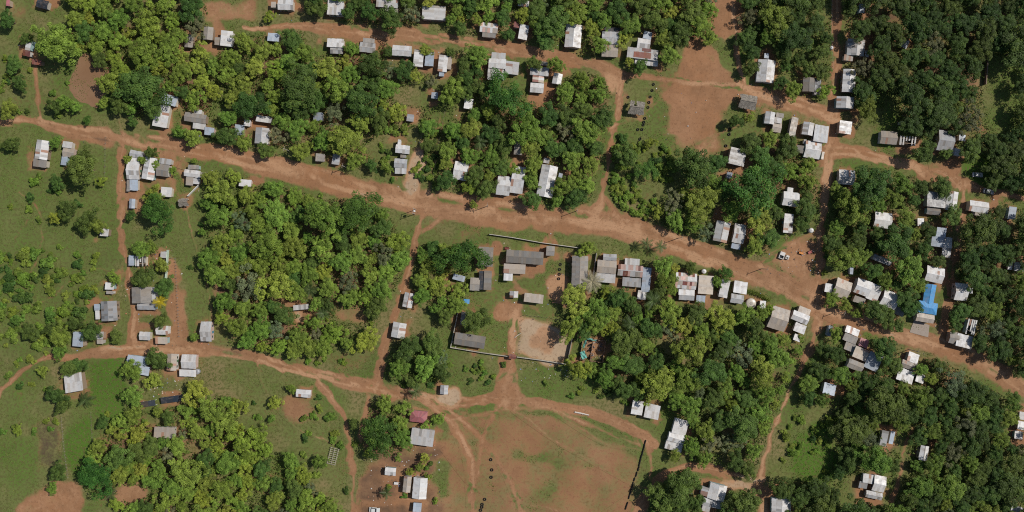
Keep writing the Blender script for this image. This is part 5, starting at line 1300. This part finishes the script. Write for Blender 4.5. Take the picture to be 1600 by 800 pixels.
# gate of the compound
def gate():
    X, Y = world(801, 556); o = thing('gate', 'dark red gate with a small roof in the compound wall', 'gate', (X, Y, 0), R_(-8))
    for s in (-1, 1):
        mb = MB(); mb.box(s * 1.05, 0, 1.1, .3, .3, 2.2, 0, (.35, .3, .25)); mb.build('pillar', M_WALL, o)
        mb = MB(); mb.box(s * .48, .02, .95, .88, .06, 1.7, 0, (.16, .045, .04)); mb.build('gate_leaf', M_PAINT, o)
    mb = MB(); roof_slope(mb, (-1.4, -.9, 2.3), (1.4, -.9, 2.3), (-1.4, 0, 2.6), (1.4, 0, 2.6), 'R', rnd); roof_slope(mb, (-1.4, .9, 2.3), (1.4, .9, 2.3), (-1.4, 0, 2.6), (1.4, 0, 2.6), 'R', rnd)
    mb.build('roof', M_SHEET, o)
gate()

# tyres
def torus(R, r, n=18, m=9):
    V, F = [], []
    for i in range(n):
        a = 2 * math.pi * i / n
        for j in range(m):
            b = 2 * math.pi * j / m; k = R + r * math.cos(b) * 1.0
            V.append((k * math.cos(a), k * math.sin(a), r * 1.15 * math.sin(b)))
    for i in range(n):
        for j in range(m): F.append((i * m + j, ((i + 1) % n) * m + j, ((i + 1) % n) * m + (j + 1) % m, i * m + (j + 1) % m))
    m_ = mesh_np('tyre', V, F, {'tint': ('FLOAT_COLOR', [(.016, .016, .017, 1)] * len(V))}, True); m_.materials.append(M_RUBBER); return m_
TYRE = torus(.36, .16)
def tyre(x, y, label, group, upright=None, k=1.0):
    X, Y = world(x, y); o = obj('tyre', TYRE, None, None, (X, Y, .16 * k if upright is None else .06), None, (k, k, k))
    if upright is not None: o.rotation_euler = (math.pi / 2, 0, upright)
    else: o.rotation_euler = (0, 0, rnd.uniform(0, 3))
    tag(o, label, 'tyre', group)
row = [(1008.5, 689), (1005, 703), (1000, 720), (997, 734), (990, 752), (984, 772), (977, 797)]
P = []
for i in range(len(row) - 1):
    n = 9 if i in (0, 1, 4, 5) else 8
    for k in range(n): P.append((row[i][0] + (row[i + 1][0] - row[i][0]) * k / n, row[i][1] + (row[i + 1][1] - row[i][1]) * k / n))
rnd2 = random.Random(3)
ONES = ['', 'first', 'second', 'third', 'fourth', 'fifth', 'sixth', 'seventh', 'eighth', 'ninth', 'tenth', 'eleventh', 'twelfth', 'thirteenth', 'fourteenth', 'fifteenth', 'sixteenth', 'seventeenth', 'eighteenth', 'nineteenth']
def ordinal(n): return ONES[n] if n < 20 else ('', '', 'twentieth', 'thirtieth', 'fortieth', 'fiftieth')[n // 10] if n % 10 == 0 else ('', '', 'twenty', 'thirty', 'forty', 'fifty')[n // 10] + '-' + ONES[n % 10]
cnt = 0
for (x, y) in P:
    if rnd2.random() < .10: continue
    cnt += 1
    tyre(x + rnd2.uniform(-.3, .3), y, ordinal(cnt) + ' half-buried tyre from the top in the dotted row across the bottom field', 'tyres in the dotted row', 1.25 + rnd2.uniform(-.2, .2), 1.05)
for q, (x, y) in enumerate([(767, 718), (768.5, 734), (767.5, 745.5), (757.5, 780), (753.5, 788), (753, 792), (751, 797)]):
    tyre(x, y, ['topmost tyre in the line on the bottom field', 'second tyre from the top on the bottom field', 'third tyre from the top on the bottom field', 'tyre fourth from the top on the bottom field',
                'tyre fifth from the top on the bottom field', 'tyre sixth from the top on the bottom field', 'lowest tyre in the line on the bottom field'][q], 'tyres lying on the bottom field', None, 1.25)
for q, (x, y) in enumerate([(875.5, 413), (874.5, 421), (874, 428.5), (873, 435.5)]):
    tyre(x, y, ['first', 'second', 'third', 'fourth'][q] + ' tyre from the top beside the long upright hall', 'tyres in the compound yard', None, 1.15)
for q, (x, y) in enumerate(sorted([(1021, 132), (1019, 141.5), (1016, 151.5), (981.5, 152), (1014, 160), (1012.5, 168), (1007.5, 185), (1006, 191), (1005, 195), (996.5, 202.5), (1003, 202.5), (1000, 217), (999, 221.5), (1032, 230), (1041, 232)], key=lambda t: t[1])):
    tyre(x, y, ordinal(q + 1) + ' tyre from the top in the string past the notched thatched hut', 'tyres round the plaza field', None, 1.1)
for q, (x, y) in enumerate([(1140, 202), (1139, 210), (1134, 228)]):
    tyre(x, y, ['upper', 'middle', 'lower'][q] + ' tyre at the plaza field\'s right side', 'tyres on the plaza field\'s right', None, 1.2)

# utility poles with wires
def pole(x, y, label, hgt=8.0, rz=0.0, twin=False):
    X, Y = world(x, y); o = thing('utility_pole', label, 'utility pole', (X, Y, 0), rz, 'utility poles along the streets')
    for s in ((-.9, .9) if twin else (0,)):
        mb = MB(); mb.tube((0, s, -.2), (0, s, hgt), .15, .10, 8, (.42, .40, .37)); mb.build('post', M_WALL, o)
    mb = MB(); mb.box(0, 0, hgt - .5, .12, 2.4 if twin else 1.7, .12, 0, (.30, .22, .15)); mb.build('crossarm', M_WOOD, o)
    for s in (-.75, 0, .75):
        mb = MB(); mb.lathe([(.05, 0), (.07, .06), (.04, .1), (.06, .16), (.02, .2)], 8, (.5, .5, .5), (0, s, hgt - .44)); mb.build('insulator', M_PAINT, o)
    if twin:
        mb = MB(); mb.lathe([(.05, 0), (.42, .02), (.42, .9), (.3, 1.02), (.05, 1.05)], 14, (.62, .62, .60), (.35, 0, hgt - 2.2)); mb.build('transformer', M_PAINT, o)
    return Vector((X, Y, hgt - .25)), rz
PL = [(452, 236, 'utility pole above main street by the long grey roof', .25, False), (541, 262, 'utility pole on main street beside the tilted roadside shed', .25, False), (649, 331, 'twin pole with transformer where central lane meets main street', .2, True),
      (762, 322, 'utility pole on main street above the walled compound', .15, False), (900, 330, 'utility pole on main street right of the long tilted gable', .1, False),
      (1060, 372, 'utility pole on main street above the rust-patched house', .3, False), (1190, 420, 'utility pole on main street by the dirt yard', .35, False), (1308, 487, 'utility pole on main street at the right lane corner', .3, False),
      (1420, 546, 'utility pole on main street above the three-step house', .35, False)]
tops = [pole(x, y, lb, 7.5, -rz, tw) for x, y, lb, rz, tw in PL]
for i in range(len(tops) - 1):
    (a, ra), (b, rb) = tops[i], tops[i + 1]
    o = thing('power_line', 'thin cables from the ' + PL[i][2].replace(' on main street', '').replace(' above main street', ''), 'cable', (a.x, a.y, 0), 0, 'cables between the utility poles')
    for s in (-.75, .75):
        A = Vector((-math.sin(ra) * s, math.cos(ra) * s, a.z)); B = Vector((b.x - a.x - math.sin(rb) * s, b.y - a.y + math.cos(rb) * s, b.z))
        mb = MB(); pr = A
        for k in range(1, 13):
            t = k / 12; q = A.lerp(B, t); q.z -= .8 * 4 * t * (1 - t); mb.tube(pr, q, .014, .014, 4, (.03, .03, .03), False); pr = q
        mb.build('wire', M_RUBBER, o)

# cars
def car(x, y, ang, col, label, L=4.1, pickup=False):
    X, Y = world(x, y, .8); o = thing('car', label, 'car', (X, Y, 0), -R_(ang), 'cars')
    w = 1.68; prof = [(-L / 2, .35), (-L / 2, .78), (-L * .46, .88), (-L * .12 if False else -L * .42, .90), (L * .20, .92), (L * .46, .78), (L / 2, .62), (L / 2, .35)]
    mb = MB(); n = len(prof); vs = []
    for s, k in ((-1, .93), (-1, 1), (1, 1), (1, .93)):
        zz = 1 if abs(k) == 1 else 1
        for (px, pz) in prof: vs.append((px * (1 if k == 1 else .97), s * w / 2 * (1 if k == 1 else .86), pz * (.93 if k == 1 else 1.0)))
    fs = []
    for j in range(3):
        for i in range(n): fs.append((j * n + i, j * n + (i + 1) % n, (j + 1) * n + (i + 1) % n, (j + 1) * n + i))
    fs += [tuple(range(n - 1, -1, -1)), tuple(range(3 * n, 4 * n))]
    mb.add(vs, fs, col); mb.build('body', M_PAINT, o)
    x0, x1 = (-L * .36, L * .2) if not pickup else (-L * .05, L * .22)
    mb = MB(); mb.hexa([(x0, -.76, .88), (x1, -.76, .88), (x1, .76, .88), (x0, .76, .88), (x0 + .35, -.62, 1.38), (x1 - .62, -.62, 1.38), (x1 - .62, .62, 1.38), (x0 + .35, .62, 1.38)], (.02, .022, .025)); mb.build('glasshouse', M_GLASS, o)
    mb = MB(); mb.hexa([(x0 + .3, -.64, 1.37), (x1 - .58, -.64, 1.37), (x1 - .58, .64, 1.37), (x0 + .3, .64, 1.37), (x0 + .42, -.56, 1.44), (x1 - .7, -.56, 1.44), (x1 - .7, .56, 1.44), (x0 + .42, .56, 1.44)], col); mb.build('roof', M_PAINT, o)
    for sx in (-L * .31, L * .31):
        for s in (-1, 1):
            mb = MB(); mb.tube((sx, s * .62, .31), (sx, s * .86, .31), .31, .31, 14, (.02, .02, .02)); wh = mb.build('wheel', M_RUBBER, o)
            mb = MB(); mb.tube((sx, s * .8, .31), (sx, s * .875, .31), .18, .17, 10, (.4, .4, .4)); mb.build('rim', M_PAINT, wh)
    for s in (-1, 1):
        mb = MB(); mb.box(L / 2 - .02, s * .56, .60, .08, .32, .13, 0, (.7, .7, .68)); mb.build('headlight', M_GLASS, o)
        mb = MB(); mb.box(-L / 2 + .01, s * .6, .68, .06, .22, .16, 0, (.3, .02, .02)); mb.build('tail_light', M_GLASS, o)
car(1528, 273, 3, (.55, .55, .52), 'pale car parked on the grass beside the branch road')
car(1545, 299, 12, (.25, .27, .30), 'grey car on the narrow end of the branch road')
car(585, 797, 5, (.6, .62, .6), 'white car cut by the bottom edge beside the littered yard')

# tanks, cistern, logs and other yard things
def tank(x, y, r, h, tint, label, stand=0.0):
    X, Y = world(x, y, h); o = thing('water_tank', label, 'water tank', (X, Y, 0))
    mb = MB(); mb.lathe([(r * .96, stand), (r, stand + .1), (r, stand + h * .8), (r * .9, stand + h * .9), (r * .35, stand + h), (.02, stand + h + .02)], 20, tint); mb.build('shell', M_PAINT, o, True)
    mb = MB(); mb.lathe([(r * .3, stand + h * .97), (r * .3, stand + h + .1), (.02, stand + h + .11)], 12, tuple(q * .7 for q in tint)); mb.build('lid', M_PAINT, o)
    if stand:
        for a in range(4):
            mb = MB(); t = a * math.pi / 2 + .78; mb.tube((r * .8 * math.cos(t), r * .8 * math.sin(t), 0), (r * .8 * math.cos(t), r * .8 * math.sin(t), stand), .07, .07); mb.build('leg', M_WOOD, o)
tank(1174, 474, 2.0, 1.4, (.50, .45, .38), 'round pale concrete tank beside the hedge')
tank(307, 581, 1.1, 1.5, (.30, .31, .33), 'round grey tank touching the two-step white house')
tank(1267, 360, .95, 1.6, (.62, .62, .60), 'white tank in the cluttered dirt yard by right lane', .8)
tank(562, 141, .8, 1.1, (.45, .62, .55), 'pale green tub in the small clearing of upper wood')
tank(1300, 74, .7, 1.4, (.55, .55, .55), 'small white tank beside the right lane fence')
tank(1100, 424, .9, 1.5, (.66, .65, .63), 'white tank above the plain tan roof on main street', .5)
def cistern(x, y, w, h, ang, label):
    X, Y = world(x, y, .9); o = thing('cistern', label, 'cistern', (X, Y, 0), -R_(ang)); w *= S; h *= S; t = .22
    for (cx, cy, sx, sy) in ((0, h / 2 - t / 2, w, t), (0, -h / 2 + t / 2, w, t), (w / 2 - t / 2, 0, t, h - 2 * t - .01), (-w / 2 + t / 2, 0, t, h - 2 * t - .01)):
        mb = MB(); mb.box(cx, cy, .5, sx, sy, 1.0, 0, (.6, .58, .54)); mb.build('side', M_WALL, o)
    mb = MB(); mb.box(0, h * .22, 1.03, w * .96, h * .45, .06, 0, (.62, .6, .57)); mb.build('cover', M_WALL, o)
    mb = MB(); mb.box(0, 0, .2, w - 2 * t - .02, h - 2 * t - .02, .3, 0, (.02, .025, .03)); mb.build('water', M_GLASS, o)
cistern(1222, 399, 8, 11, 20, 'white open cistern in the dirt yard')
cistern(1230.5, 402, 5, 6, 20, 'small white cistern right of the open one')
def beam(x, y, L, ang, r, tint, label, name='log'):
    X, Y = world(x, y); o = thing(name, label, name, (X, Y, 0), -R_(ang)); L *= S
    mb = MB(); mb.tube((-L / 2, 0, r), (0, .08, r * 1.05), r, r * .95, 9, tint); mb.tube((-.02, .08, r * 1.05), (L / 2, 0, r), r * .95, r * .75, 9, tint); mb.build('trunk', M_WOOD, o)
    for k in range(3):
        mb = MB(); px = (-.3 + .3 * k) * L; mb.tube((px, 0, r), (px + .25, .35 * (-1) ** k, r + .15), r * .4, r * .25, 6, tint); mb.build('branch_stub', M_WOOD, o)
beam(909, 646, 23, 12, .28, (.62, .58, .52), 'bleached white log on the bottom field path')
beam(1309, 637, 15, -28, .22, (.42, .36, .14), 'yellowish log in the lower right clearing')
beam(1296, 667, 14, 12, .25, (.32, .22, .14), 'brown log by the bright shrubs, lower right')
beam(809, 524, 12, -35, .14, (.55, .5, .42), 'pale curved branch at the riding ring entrance')
# wooden pen frame on the grass: posts and rails
def pen():
    X, Y = world(522, 712); o = thing('wooden_frame', 'ladder-like wooden frame on the grass beside the lower left wood', 'frame', (X, Y, 0), -R_(14))
    for s in (-1.7, -.2, 1.3):
        mb = MB(); mb.box(s, 0, .85, .12, 6.6, .12, 0, (.42, .38, .3)); mb.build('rail', M_WOOD, o)
    for k in range(9):
        mb = MB(); y = -3.1 + k * .78; mb.box(-.2, y, .98, 3.6, .12, .1, 0, (.48, .44, .36)); mb.build('slat', M_WOOD, o)
    for s in (-1.7, 1.3):
        for y in (-3.1, 0, 3.1):
            mb = MB(); mb.tube((s, y, 0), (s, y, .85), .07, .06, 6, (.3, .25, .2)); mb.build('post', M_WOOD, o)
pen()
def swing():
    X, Y = world(873, 473); o = thing('swing_frame', 'dark red swing frame in the compound yard above the riding ring', 'swing', (X, Y, 0), -R_(4))
    mb = MB(); mb.tube((-2.6, 0, 2.1), (2.6, 0, 2.1), .06, .06, 8, (.25, .12, .1)); mb.build('top_bar', M_PAINT, o)
    for s in (-2.6, 0, 2.6):
        for q in (-1, 1):
            mb = MB(); mb.tube((s, q * .9, 0), (s, 0, 2.1), .05, .05, 7, (.28, .14, .11)); mb.build('leg', M_PAINT, o)
    for s in (-1.7, -.8, .9, 1.8):
        mb = MB(); mb.tube((s - .2, 0, 2.1), (s - .2, .05, .5), .012, .012, 4); mb.tube((s + .2, 0, 2.1), (s + .2, .05, .5), .012, .012, 4); ch = mb.build('chain', M_RUBBER, o)
        mb = MB(); mb.box(s, .05, .48, .5, .22, .04, 0, (.05, .05, .05)); mb.build('seat', M_RUBBER, ch)
swing()
def slab():
    P = [(1428, 500), (1452, 508), (1450, 527), (1421, 519)]
    V = [((x - 800) * S, (400 - y) * S, z) for z in (0, .16) for x, y in P]
    mb = MB(); mb.hexa(V, (.33, .28, .235)); tag(mb.build('paved_yard', M_WALL), 'grey paved yard in front of the gable below blue house', None, None, 'structure')
slab()
def cart(x, y, ang, col, label):
    X, Y = world(x, y, .6); o = thing('hand_cart', label, 'cart', (X, Y, 0), -R_(ang))
    mb = MB(); mb.box(0, 0, .62, 1.7, .95, .08, 0, col); mb.build('tray', M_PAINT, o)
    for s in (-1, 1):
        mb = MB(); mb.box(0, s * .47, .8, 1.7, .05, .3, 0, col); mb.build('side', M_PAINT, o)
        mb = MB(); mb.tube((-.2, s * .52, .35), (-.2, s * .6, .35), .35, .35, 12, (.03, .03, .03)); mb.build('wheel', M_RUBBER, o)
        mb = MB(); mb.tube((.8, s * .3, .62), (1.6, s * .3, .8), .03, .03, 6); mb.build('handle', M_WOOD, o)
cart(1252, 395, 15, (.55, .20, .02), 'orange hand cart in the cluttered dirt yard')
cart(1266, 394, -25, (.30, .05, .04), 'dark red hand cart near the right lane')
cart(619, 755, 5, (.62, .60, .58), 'white hand cart in the littered yard')
cart(792, 715 if False else 388, 8, (.18, .05, .04), 'dark red cart left of the long grey hall')
# white cloths, bags and small rubbish that nobody could count
def litter():
    g = random.Random(21); mb = MB(); zones = [(0, 0, 1600, 800, 520), (1200, 360, 1280, 430, 70), (575, 690, 690, 790, 110), (195, 380, 285, 540, 60), (960, 120, 1190, 235, 25), (810, 565, 890, 600, 40), (700, 380, 890, 560, 50), (620, 200, 665, 300, 25), (230, 590, 310, 625, 50)]
    for (x0, y0, x1, y1, n) in zones:
        k = 0
        while k < n:
            x, y = g.uniform(x0, x1), g.uniform(y0, y1)
            if x1 - x0 > 1000 and float(sample(np.array([x]), np.array([y]), house)[0]) < .25: continue
            k += 1
            if not roof_clear(x, y, 1.5): continue
            X, Y = world(x, y); q = g.uniform(.12, .5)
            mb.box(X, Y, q * .2 + .03, q, q * g.uniform(.4, 1), q * .4, g.uniform(0, 3), g.choice([(.65, .64, .62), (.6, .5, .4), (.3, .22, .16), (.08, .08, .08), (.55, .53, .5), (.25, .3, .45), (.5, .2, .12), (.2, .15, .1)]), .8)
    tag(mb.build('litter', M_WALL), 'small rubbish and stones strewn round the yards', None, None, 'stuff')
litter()
